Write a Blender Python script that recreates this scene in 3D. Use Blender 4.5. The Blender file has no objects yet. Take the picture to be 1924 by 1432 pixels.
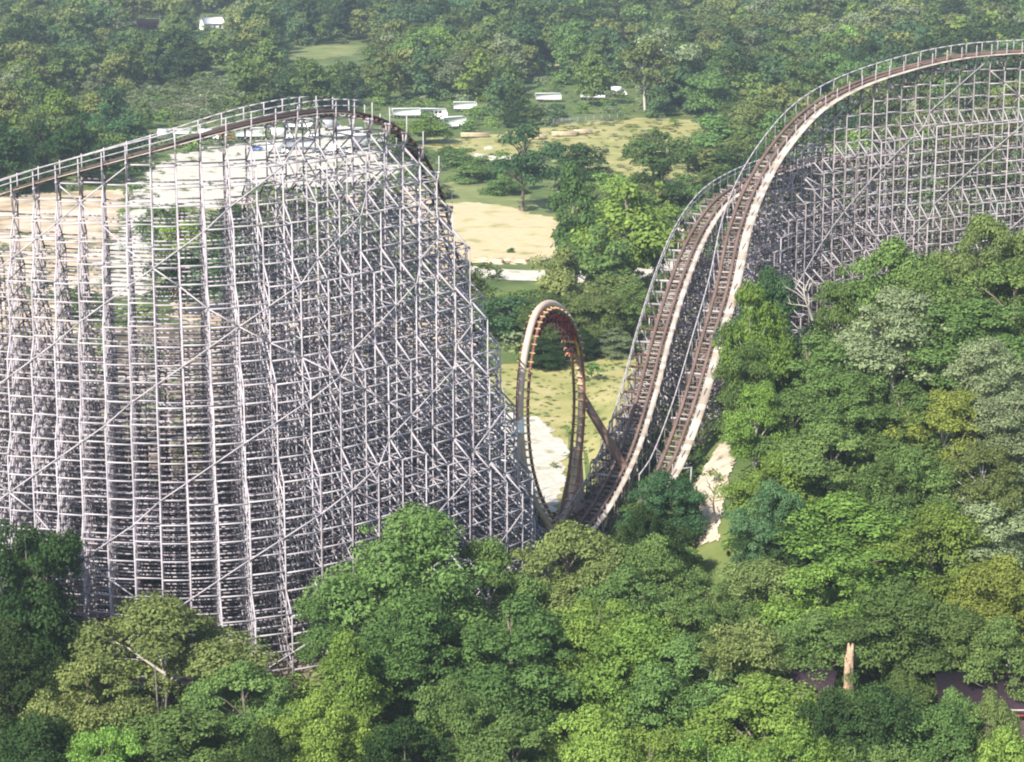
import bpy, math, random
import numpy as np

# ------------------------------------------------------------------ camera, sky, sun
SC = bpy.context.scene
COL = SC.collection
CAM_Z, PITCH, FPX = 90.0, math.radians(13.0), 4400.0
cam_d = bpy.data.cameras.new("camera")
cam = bpy.data.objects.new("camera", cam_d); COL.objects.link(cam)
cam.location = (0, 0, CAM_Z)
cam.rotation_euler = (math.radians(90) - PITCH, 0, 0)
cam_d.sensor_width = 36.0
cam_d.lens = FPX / 1924 * 36.0
cam_d.clip_start = 1.0; cam_d.clip_end = 12000
SC.camera = cam

SUN_AZ = math.atan2(-0.55, -0.83)      # compass style: x = sin, y = cos
SUN_EL = math.radians(41)
world = bpy.data.worlds.new("World"); SC.world = world
world.use_nodes = True
nt = world.node_tree; nt.nodes.clear()
sky = nt.nodes.new("ShaderNodeTexSky"); sky.sky_type = 'NISHITA'; sky.sun_disc = False
sky.sun_elevation = SUN_EL; sky.sun_rotation = SUN_AZ
bg = nt.nodes.new("ShaderNodeBackground"); bg.inputs[1].default_value = 0.12
wo = nt.nodes.new("ShaderNodeOutputWorld")
nt.links.new(sky.outputs[0], bg.inputs[0]); nt.links.new(bg.outputs[0], wo.inputs[0])
sun_d = bpy.data.lights.new("sun", 'SUN'); sun_d.energy = 5.0; sun_d.angle = math.radians(0.53)
sun_d.color = (1.0, 0.93, 0.82)
sun = bpy.data.objects.new("sun", sun_d); COL.objects.link(sun)
sun.rotation_euler = (math.radians(90) - SUN_EL, 0, -SUN_AZ + math.pi)
SC.view_settings.view_transform = 'Standard'; SC.view_settings.look = 'None'
SC.view_settings.exposure = 0.86; SC.view_settings.gamma = 1.0
SC.view_settings.use_curve_mapping = False
SC.cycles.filter_width = 2.0
SC.cycles.max_bounces = 6; SC.cycles.diffuse_bounces = 3; SC.cycles.transmission_bounces = 3
SC.cycles.transparent_max_bounces = 6; SC.cycles.volume_bounces = 0

# ------------------------------------------------------------------ helpers
CP, SP = math.cos(PITCH), math.sin(PITCH)
def P(px, py, Y):
    """point seen at photo pixel (px,py) at distance Y"""
    a = (px - 962) / FPX; b = (716 - py) / FPX
    d = np.array([a, CP + b * SP, -SP + b * CP])
    s = Y / d[1]
    return np.array([d[0] * s, Y, CAM_Z + d[2] * s])
def proj(p):
    x, y, z = p[0], p[1], p[2] - CAM_Z
    f = y * CP - z * SP; u = y * SP + z * CP
    return 962 + FPX * x / f, 716 - FPX * u / f
def sm(t):
    t = np.clip(t, 0, 1); return t * t * (3 - 2 * t)
def H(x, y):
    """terrain height"""
    x = np.asarray(x, float); y = np.asarray(y, float)
    hill = 14 * sm((x - 8) / 22) + 6 * sm((x - 32) / 34)
    hill = hill * sm((y - 243) / 42) * (1 - sm((y - 325) / 80))
    near = -7 * (1 - sm((y - 196) / 42))
    return hill + near
def G(px, py):
    """ground point seen at photo pixel"""
    lo, hi = 150.0, 4000.0
    for _ in range(50):
        m = (lo + hi) / 2; p = P(px, py, m)
        if p[2] > H(p[0], p[1]): lo = m
        else: hi = m
    return P(px, py, lo)
def props(o, label=None, cat=None, group=None, kind=None):
    if label: o["label"] = label
    if cat: o["category"] = cat
    if group: o["group"] = group
    if kind: o["kind"] = kind
    return o
def empty(name, loc=(0, 0, 0), rz=0, sc=(1, 1, 1), **k):
    o = bpy.data.objects.new(name, None); COL.objects.link(o)
    o.empty_display_size = 0.5
    o.location = loc; o.rotation_euler = (0, 0, rz); o.scale = sc
    return props(o, **k)
def mesh_np(name, v, f, mat, attrs=None, smooth=False):
    """v (n,3); f (m,k) faces of equal size"""
    v = np.asarray(v, np.float32); f = np.asarray(f, np.int32)
    me = bpy.data.meshes.new(name)
    me.vertices.add(len(v)); me.vertices.foreach_set("co", v.ravel())
    k = f.shape[1]
    me.loops.add(f.size); me.loops.foreach_set("vertex_index", f.ravel())
    me.polygons.add(len(f)); me.polygons.foreach_set("loop_start", np.arange(len(f), dtype=np.int32) * k)
    me.polygons.foreach_set("loop_total", np.full(len(f), k, np.int32))
    if smooth: me.polygons.foreach_set("use_smooth", np.ones(len(f), bool))
    if attrs is not None:
        a = me.attributes.new("tone", 'FLOAT', 'FACE'); a.data.foreach_set("value", np.asarray(attrs, np.float32))
    me.update(calc_edges=True); me.validate()
    if mat: me.materials.append(mat)
    return me
def link(name, me, parent=None, **k):
    o = bpy.data.objects.new(name, me); COL.objects.link(o)
    if parent: o.parent = parent
    return props(o, **k)
class B:
    """collects straight beams (boxes) for ONE mesh"""
    def __init__(s): s.a = []; s.b = []; s.w = []; s.h = []; s.t = []
    def add(s, a, b, w=.2, h=.2, t=None):
        s.a.append(tuple(a)); s.b.append(tuple(b)); s.w.append(w); s.h.append(h)
        s.t.append(RNG.random() if t is None else t)
    def poly(s, pts, w, h, t=None):
        for p, q in zip(pts[:-1], pts[1:]): s.add(p, q, w, h, t)
    def mesh(s, name, mat):
        a = np.array(s.a, float).reshape(-1, 3); b = np.array(s.b, float).reshape(-1, 3)
        w = np.array(s.w)[:, None] / 2; h = np.array(s.h)[:, None] / 2
        d = b - a; d /= np.maximum(np.linalg.norm(d, axis=1, keepdims=True), 1e-6)
        ref = np.tile([0., 0., 1.], (len(d), 1)); ref[np.abs(d[:, 2]) > .97] = [0, 1, 0]
        x = np.cross(d, ref); x /= np.linalg.norm(x, axis=1, keepdims=True)
        y = np.cross(x, d)
        c = [a - x*w - y*h, a + x*w - y*h, a + x*w + y*h, a - x*w + y*h,
             b - x*w - y*h, b + x*w - y*h, b + x*w + y*h, b - x*w + y*h]
        v = np.stack(c, 1).reshape(-1, 3)
        q = np.array([[3,2,1,0],[4,5,6,7],[0,1,5,4],[1,2,6,5],[2,3,7,6],[3,0,4,7]])
        f = (np.arange(len(a))[:, None, None] * 8 + q[None]).reshape(-1, 4)
        return mesh_np(name, v, f, mat, np.repeat(s.t, 6))
    def build(s, name, mat, parent=None, **k):
        if not s.a: return None
        return link(name, s.mesh(name, mat), parent, **k)
def tube_mesh(name, pts, rad, mat, n=8, caps=True):
    pts = np.asarray(pts, float); rad = np.broadcast_to(np.asarray(rad, float), (len(pts),))
    t = np.gradient(pts, axis=0); t /= np.linalg.norm(t, axis=1, keepdims=True)
    ref = np.array([0.31, .2, .93]); vs = []
    x = np.cross(t[0], ref); 
    for i in range(len(pts)):
        x = x - t[i] * np.dot(x, t[i]); x /= np.linalg.norm(x); y = np.cross(t[i], x)
        for k in range(n):
            a = 2 * math.pi * k / n
            vs.append(pts[i] + rad[i] * (math.cos(a) * x + math.sin(a) * y))
    f = []
    for i in range(len(pts) - 1):
        for k in range(n):
            f.append((i*n+k, i*n+(k+1) % n, (i+1)*n+(k+1) % n, (i+1)*n+k))
    return mesh_np(name, vs, f, mat, smooth=True)
def merge(name, meshes, mat):
    """merge list of (verts, quads) into one mesh"""
    V = []; F = []; n = 0
    for v, f in meshes:
        V.append(v); F.append(np.asarray(f) + n); n += len(v)
    return mesh_np(name, np.vstack(V), np.vstack(F), mat)
def catmull(ctrl, n=16):
    c = np.asarray(ctrl, float); c = np.vstack([2*c[0]-c[1], c, 2*c[-1]-c[-2]]); out = []
    for i in range(1, len(c) - 2):
        p0, p1, p2, p3 = c[i-1:i+3]
        for k in range(n):
            t = k / n
            out.append(.5*((2*p1)+(-p0+p2)*t+(2*p0-5*p1+4*p2-p3)*t*t+(-p0+3*p1-3*p2+p3)*t**3))
    out.append(c[-2]); return np.array(out)
def resample(path, step, plan=False):
    d = np.diff(path[:, :2] if plan else path, axis=0)
    s = np.concatenate([[0], np.cumsum(np.linalg.norm(d, axis=1))])
    n = max(2, int(round(s[-1] / step)) + 1); q = np.linspace(0, s[-1], n)
    return np.stack([np.interp(q, s, path[:, k]) for k in range(path.shape[1])], 1)
RNG = random.Random(7)
NR = np.random.default_rng(7)

# ------------------------------------------------------------------ materials
def newmat(name):
    m = bpy.data.materials.new(name); m.use_nodes = True; n = m.node_tree; n.nodes.clear()
    out = n.nodes.new("ShaderNodeOutputMaterial"); return m, n, out
def N(n, t, **k):
    o = n.nodes.new(t)
    for a, b in k.items(): setattr(o, a, b)
    return o
def ramp(n, fac, stops):
    r = n.nodes.new("ShaderNodeValToRGB"); e = r.color_ramp.elements
    while len(e) < len(stops): e.new(0.5)
    for i, (p, c) in enumerate(stops): e[i].position = p; e[i].color = (*c, 1)
    n.links.new(fac, r.inputs[0]); return r
def surf_mat(name, stops, scale=1.0, rough=.9, bump=0.0, tone=False, spec=.2, detail=6, metal=0):
    """noise (plus per-board tone) through a colour ramp"""
    m, n, out = newmat(name)
    tc = N(n, "ShaderNodeTexCoord"); no = N(n, "ShaderNodeTexNoise")
    no.inputs["Scale"].default_value = scale; no.inputs["Detail"].default_value = detail
    no.inputs["Roughness"].default_value = .62
    n.links.new(tc.outputs["Object"], no.inputs["Vector"])
    fac = no.outputs[0]
    if tone:
        at = N(n, "ShaderNodeAttribute", attribute_name="tone")
        mx = N(n, "ShaderNodeMath", operation='MULTIPLY_ADD'); mx.inputs[1].default_value = .75
        n.links.new(at.outputs["Fac"], mx.inputs[0])
        sc = N(n, "ShaderNodeMath", operation='MULTIPLY'); sc.inputs[1].default_value = .25
        n.links.new(no.outputs[0], sc.inputs[0]); n.links.new(sc.outputs[0], mx.inputs[2]); fac = mx.outputs[0]
    r = ramp(n, fac, stops)
    bs = N(n, "ShaderNodeBsdfPrincipled"); bs.inputs["Roughness"].default_value = rough
    bs.inputs["Specular IOR Level"].default_value = spec; bs.inputs["Metallic"].default_value = metal
    n.links.new(r.outputs[0], bs.inputs["Base Color"])
    if bump:
        b = N(n, "ShaderNodeBump"); b.inputs["Strength"].default_value = 1; b.inputs["Distance"].default_value = bump
        n.links.new(no.outputs[0], b.inputs["Height"]); n.links.new(b.outputs[0], bs.inputs["Normal"])
    n.links.new(bs.outputs[0], out.inputs[0]); return m
WOOD = surf_mat("weathered_timber", [(.0, (.10,.08,.09)), (.25, (.20,.175,.195)), (.5, (.32,.29,.315)), (.78, (.43,.40,.43)), (1, (.60,.565,.585))], .8, tone=True, spec=.05)  # weathered grey; darkest stops also paint shade onto inner members
WOOD_R = surf_mat("mixed_brown_timber", [(.0, (.07,.04,.03)), (.2, (.11,.07,.055)), (.35, (.13,.11,.11)), (.55, (.22,.195,.20)), (.78, (.37,.34,.355)), (1, (.54,.51,.52))], .6, tone=True, spec=.05)  # brown boards, stops lowered to paint in shade within the right hills
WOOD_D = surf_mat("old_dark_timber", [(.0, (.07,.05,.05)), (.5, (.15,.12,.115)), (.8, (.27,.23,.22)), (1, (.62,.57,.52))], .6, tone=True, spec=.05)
TRACKW = surf_mat("brown_track_timber", [(.2, (.10,.05,.035)), (.6, (.19,.10,.075)), (.9, (.30,.17,.12))], 1.2, tone=True, spec=.1)
RAILM = surf_mat("weathered_brown_rail", [(.2, (.085,.055,.045)), (.55, (.15,.10,.085)), (.75, (.22,.15,.12)), (.95, (.36,.20,.12))], .35, rough=.6, spec=.3)
TIEM = surf_mat("sunbleached_tie", [(.1, (.10,.075,.06)), (.5, (.20,.16,.13)), (.9, (.38,.32,.27))], 1, tone=True)
PLANK = surf_mat("pale_walkway_plank", [(.1, (.27,.22,.18)), (.5, (.40,.345,.295)), (.9, (.50,.455,.40))], .5, tone=True)
DRAIL = surf_mat("blackened_brown_rail", [(.2, (.035,.025,.024)), (.7, (.075,.05,.045)), (.95, (.14,.09,.07))], .35, rough=.6, spec=.3)
STEELT = surf_mat("tan_painted_steel", [(.3, (.50,.38,.31)), (.7, (.56,.44,.37))], .4, rough=.45, spec=.4)
STEELG = surf_mat("tan_brown_spine_steel", [(.3, (.40,.30,.235)), (.45, (.50,.38,.30)), (.7, (.55,.42,.34))], .5, rough=.42, spec=.5)
STEELB = surf_mat("brown_painted_steel", [(.3, (.19,.12,.10)), (.7, (.25,.16,.135))], .3, rough=.5, spec=.4)
RAILR = surf_mat("red_brown_rail_steel", [(.3, (.14,.065,.045)), (.7, (.24,.12,.08))], .5, rough=.5, spec=.4)
TIEY = surf_mat("yellow_tan_tie_steel", [(.3, (.55,.38,.18)), (.7, (.68,.48,.26))], .5, rough=.5, spec=.3)
WHITE = surf_mat("white_panel", [(.3, (.72,.72,.72)), (.7, (.82,.82,.8))], .3, rough=.5, spec=.3)
GREYM = surf_mat("grey_metal", [(.3, (.28,.29,.31)), (.7, (.36,.37,.39))], .3, rough=.6)
DARKM = surf_mat("dark_rubber_and_glass", [(.3, (.02,.022,.028)), (.7, (.035,.038,.045))], .3, rough=.3, spec=.5)
REDM = surf_mat("red_paint", [(.3, (.38,.03,.025)), (.7, (.45,.05,.035))], .5, rough=.4, spec=.5)
BLUEM = surf_mat("blue_paint", [(.3, (.06,.12,.32)), (.7, (.08,.16,.4))], .5, rough=.4, spec=.5)
YELM = surf_mat("yellow_paint", [(.3, (.75,.5,.04)), (.7, (.8,.56,.06))], .5, rough=.4, spec=.4)
MAROON = surf_mat("maroon_roof_paint", [(.3, (.20,.07,.06)), (.7, (.27,.1,.085))], .5, rough=.7)
ROOFD = surf_mat("dark_shingle", [(.2, (.018,.011,.018)), (.7, (.045,.026,.034)), (.9, (.075,.045,.055))], 2.5, rough=.9)
ROCK = surf_mat("orange_rock", [(.25, (.22,.13,.08)), (.45, (.44,.29,.19)), (.75, (.56,.43,.31))], 1.6, bump=.4)
PATHM = surf_mat("pale_rubble_path", [(.3, (.14,.13,.07)), (.42, (.44,.37,.28)), (.7, (.56,.50,.41))], .55, bump=.3, detail=10)
BARK = surf_mat("grey_bark", [(.3, (.11,.09,.07)), (.7, (.24,.20,.17))], 6, rough=.95)
BARKP = surf_mat("pale_bark", [(.3, (.34,.31,.26)), (.7, (.55,.52,.46))], 5, rough=.95)
SKIN = surf_mat("skin", [(.3, (.5,.3,.22)), (.7, (.56,.35,.26))], 5)
FABR = surf_mat("red_shirt", [(.3, (.5,.06,.05)), (.7, (.56,.1,.07))], 5)
LUMBER = surf_mat("stacked_lumber", [(.2, (.4,.3,.18)), (.6, (.62,.5,.34)), (.9, (.7,.6,.45))], 1.5)

GROUND = surf_mat("forest_floor_grass", [(.25, (.045,.075,.022)), (.45, (.08,.12,.035)), (.6, (.13,.16,.05)), (.8, (.20,.20,.08))], .09, bump=.5, detail=12)
GRAVEL = surf_mat("pale_gravel", [(.30, (.16,.19,.08)), (.38, (.36,.33,.24)), (.46, (.56,.53,.47)), (.54, (.44,.41,.34)), (.66, (.60,.57,.52)), (.8, (.46,.41,.33))], .2, bump=.08, detail=15)
TAN = surf_mat("dry_tan_dirt", [(.30, (.24,.24,.10)), (.40, (.42,.36,.19)), (.52, (.52,.43,.27)), (.62, (.47,.38,.23)), (.8, (.62,.53,.38))], .14, bump=.1, detail=14)
YGRASS = surf_mat("dry_yellow_grass", [(.28, (.15,.18,.05)), (.42, (.25,.25,.085)), (.55, (.34,.31,.125)), (.75, (.44,.37,.2))], .12, bump=.3, detail=12)
BGRASS = surf_mat("rough_green_grass", [(.3, (.09,.13,.045)), (.5, (.17,.20,.07)), (.65, (.24,.24,.10)), (.8, (.30,.29,.14))], .1, bump=.4, detail=12)
ORANGE = surf_mat("pale_clay", [(.34, (.12,.15,.05)), (.41, (.34,.27,.17)), (.5, (.48,.37,.26)), (.6, (.58,.49,.38)), (.75, (.62,.57,.49))], .10, bump=.1, detail=14)
SHADEPAINT = surf_mat("ground_with_painted_shade", [(.32, (.05,.055,.03)), (.45, (.13,.10,.075)), (.6, (.26,.21,.16)), (.75, (.34,.29,.23))], .2, bump=.1, detail=12)  # darkened ground colour stands in for shade under the timber

def leaf_mat(name, col, var=.5, trans=.30):
    m, n, out = newmat(name)
    at = N(n, "ShaderNodeAttribute", attribute_name="tone")
    oi = N(n, "ShaderNodeObjectInfo")
    a = np.array(col)
    r = ramp(n, at.outputs["Fac"], [(.0, tuple(a*(1-var))), (.5, tuple(a)), (1, tuple(np.clip(a*(1+var*.9)+np.array([.02,.015,0]), 0, 1)))])
    hs = N(n, "ShaderNodeHueSaturation")
    mr = N(n, "ShaderNodeMapRange"); mr.inputs[3].default_value = .482; mr.inputs[4].default_value = .512
    n.links.new(oi.outputs["Random"], mr.inputs[0]); n.links.new(mr.outputs[0], hs.inputs["Hue"])
    mu = N(n, "ShaderNodeMath", operation='MULTIPLY'); mu.inputs[1].default_value = 7.31
    fr = N(n, "ShaderNodeMath", operation='FRACT'); n.links.new(oi.outputs["Random"], mu.inputs[0]); n.links.new(mu.outputs[0], fr.inputs[0])
    mv = N(n, "ShaderNodeMapRange"); mv.inputs[3].default_value = .75; mv.inputs[4].default_value = 1.25
    n.links.new(fr.outputs[0], mv.inputs[0]); n.links.new(mv.outputs[0], hs.inputs["Value"])
    n.links.new(r.outputs[0], hs.inputs["Color"])
    d = N(n, "ShaderNodeBsdfDiffuse"); t = N(n, "ShaderNodeBsdfTranslucent")
    mx = N(n, "ShaderNodeMixShader"); mx.inputs[0].default_value = trans
    n.links.new(hs.outputs[0], d.inputs[0]); n.links.new(hs.outputs[0], t.inputs[0])
    n.links.new(d.outputs[0], mx.inputs[1]); n.links.new(t.outputs[0], mx.inputs[2])
    n.links.new(mx.outputs[0], out.inputs[0]); return m
LEAF = {
 'bright': leaf_mat("bright_yellow_green_leaf", (.17,.275,.06)),
 'mid':    leaf_mat("mid_green_leaf", (.115,.19,.058)),
 'olive':  leaf_mat("olive_green_leaf", (.16,.205,.068)),
 'dark':   leaf_mat("dark_green_leaf", (.04,.078,.027)),  # dark green, lowered further so the colour carries foreground shade
 'teal':   leaf_mat("blue_green_leaf", (.075,.15,.065)),
 'grey':   leaf_mat("greyish_green_leaf", (.20,.25,.13)),
 'yellow': leaf_mat("yellowish_leaf", (.23,.27,.06)),
}
LEAFNAME = {'bright': 'bright yellow-green', 'mid': 'mid-green', 'olive': 'olive-green', 'dark': 'dark green', 'teal': 'blue-green', 'grey': 'greyish green', 'yellow': 'yellowish'}

# ------------------------------------------------------------------ ground
def grid_mesh(name, xs, ys, mat, off=0.0):
    X, Y = np.meshgrid(xs, ys); Z = H(X, Y) + off
    v = np.stack([X, Y, Z], -1).reshape(-1, 3); nx = len(xs)
    i, j = np.meshgrid(np.arange(nx-1), np.arange(len(ys)-1)); k = (j*nx+i).ravel()
    return mesh_np(name, v, np.stack([k, k+1, k+nx+1, k+nx], 1), mat, smooth=True)
xs = np.concatenate([np.linspace(-2600, -180, 40)[:-1], np.arange(-180, 180, 2.0), np.linspace(180, 2600, 40)])
ys = np.concatenate([np.linspace(-300, 150, 20)[:-1], np.arange(150, 460, 2.0), np.linspace(460, 5000, 220)])
link("ground", grid_mesh("ground", xs, ys, GROUND), kind="structure")

def vnoise(x, y, s, seed=0):
    r = 0
    for k, (f, a) in enumerate(((1, 1), (2.3, .5), (5.1, .25))):
        r = r + a * np.sin(x*f/s + 1.7*k + seed) * np.cos(y*f/s*1.1 + 2.3*k + seed*1.3 + np.sin(x*f/s*.7))
    return r
def inpoly(x, y, poly):
    c = np.zeros(x.shape, bool); n = len(poly)
    for i in range(n):
        x1, y1 = poly[i]; x2, y2 = poly[(i+1) % n]
        if y1 == y2: continue
        c ^= ((y1 > y) != (y2 > y)) & (x < (x2-x1)*(y-y1)/(y2-y1)+x1)
    return c
def patch(name, poly_px, mat, off, rag=1.0, seed=0, grid=None):
    """flat sheet on the ground with a wandering outline"""
    pts = np.array([G(*p)[:2] for p in poly_px]); r = np.random.default_rng(seed)
    if grid is None:
        out = []
        n = len(pts)
        for i in range(n):
            a, b_ = pts[i], pts[(i+1) % n]; L = np.linalg.norm(b_-a); m = max(2, int(L/.7)); nn = np.array([b_[1]-a[1], a[0]-b_[0]])/max(L, 1e-6)
            for k in range(m):
                q = a + (b_-a)*k/m; w = min(1, min(k, m-k)/3)
                d = float(vnoise(q[0]*1.0, q[1]*1.0, 3.3, seed))*rag*.8 + float(vnoise(q[0], q[1], .9, seed+2))*rag*.35 + r.normal(0, rag*.12)
                out.append(q + nn*d*w)
        v = [(q[0], q[1], float(H(q[0], q[1])) + off) for q in out]
        me = bpy.data.meshes.new(name); me.from_pydata(v, [], [list(range(len(v)))[::-1]]); me.update()
        if me.polygons[0].normal.z < 0: me.flip_normals()
        me.materials.append(mat); return link(name, me, kind="structure")
    x0, y0 = pts.min(0) - 2; x1, y1 = pts.max(0) + 2
    X, Y = np.meshgrid(np.arange(x0, x1, grid), np.arange(y0, y1, grid*1.6))
    XC = (X[:-1, :-1] + X[1:, 1:]) / 2; YC = (Y[:-1, :-1] + Y[1:, 1:]) / 2
    keep = inpoly(XC + vnoise(XC, YC, 2.2, seed)*rag*.7 + r.normal(0, .12, XC.shape), YC + vnoise(YC, XC, 2.5, seed+3)*rag, pts)
    v = np.stack([X, Y, H(X, Y)+off], -1).reshape(-1, 3); nx = X.shape[1]
    j, i = np.nonzero(keep); k = j*nx+i; f = np.stack([k, k+1, k+nx+1, k+nx], 1)
    used, inv = np.unique(f, return_inverse=True)
    return link(name, mesh_np(name, v[used], inv.reshape(f.shape), mat, smooth=True), kind="structure")
PA = {
 'loopgrass': [(900,700),(960,684),(1080,676),(1210,664),(1200,760),(1165,880),(1100,950),(1050,990),(1010,860),(940,760)],
 'farfield': [(540,94),(620,84),(690,86),(664,104),(600,112),(552,116)],
 'farclear': [(975,118),(1040,108),(1085,114),(1060,126),(990,128)],
 'clearing': [(1000,243),(1100,226),(1260,222),(1330,232),(1330,300),(1290,350),(1160,345),(1040,300),(960,300),(860,292),(800,276),(810,258),(880,262)],
 'band': [(836,340),(960,348),(1060,402),(1030,424),(950,392),(830,386)],
 'field': [(833,384),(900,381),(962,390),(1046,416),(1060,440),(1048,478),(1000,494),(880,494),(800,480),(800,400)],
 'road': [(870,500),(960,508),(1100,510),(1240,498),(1340,462),(1360,480),(1250,524),(1100,532),(960,528),(870,518)],
 'pad': [(900,780),(960,776),(1010,784),(1058,828),(1064,880),(1048,960),(1020,1010),(960,1040),(900,960)],
 'lot': [(180,520),(230,430),(262,340),(330,290),(480,270),(620,236),(740,254),(770,310),(700,345),(560,356),(470,345),(440,400),(330,380),(290,470),(280,560),(200,560)],
 'clay': [(-60,370),(240,356),(215,470),(205,580),(110,640),(-60,640)],
 'clay2': [(300,420),(440,372),(600,372),(780,350),(840,420),(880,560),(900,660),(600,640),(330,610)],
 'strip': [(190,690),(330,680),(340,715),(200,718)],
 'path': [(1318,890),(1350,838),(1384,822),(1372,900),(1358,960),(1354,1030),(1308,1030),(1304,940)],
 'scrubclay': [(300,182),(390,178),(410,196),(350,204),(310,196)],
}
patch("grass_clearing", PA['loopgrass'], YGRASS, .05, 1.0, 1, grid=.5)
patch("grass_clearing", PA['farfield'], BGRASS, .08, 3, 2)
patch("grass_clearing", PA['farclear'], YGRASS, .08, 3, 3)
patch("grass_clearing", PA['clearing'], YGRASS, .06, 3, 4)
patch("grass_clearing", PA['band'], BGRASS, .08, 2, 5)
patch("dirt_field", PA['field'], TAN, .12, 1.5, 6)
patch("gravel_road", PA['road'], GRAVEL, .15, .8, 7)
patch("gravel_road", PA['pad'], GRAVEL, .13, 1, 8)
patch("gravel_lot", PA['lot'], GRAVEL, .13, 2.5, 9)
patch("dirt_field", PA['clay'], ORANGE, .07, 2.5, 10)
patch("dirt_field", PA['clay2'], ORANGE, .09, 2, 11)
patch("gravel_road", PA['strip'], GRAVEL, .16, .5, 12)
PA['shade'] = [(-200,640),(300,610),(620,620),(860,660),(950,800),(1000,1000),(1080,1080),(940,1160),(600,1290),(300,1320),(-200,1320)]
patch("painted_shade_ground", PA['shade'], SHADEPAINT, .04, 1.5, 21, grid=1.0)  # sheet below the left hill, coloured dark in place of shade
patch("gravel_road", PA['path'], PATHM, .18, .7, 13, grid=.22)
patch("dirt_field", PA['scrubclay'], ORANGE, .09, 4, 14)

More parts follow.
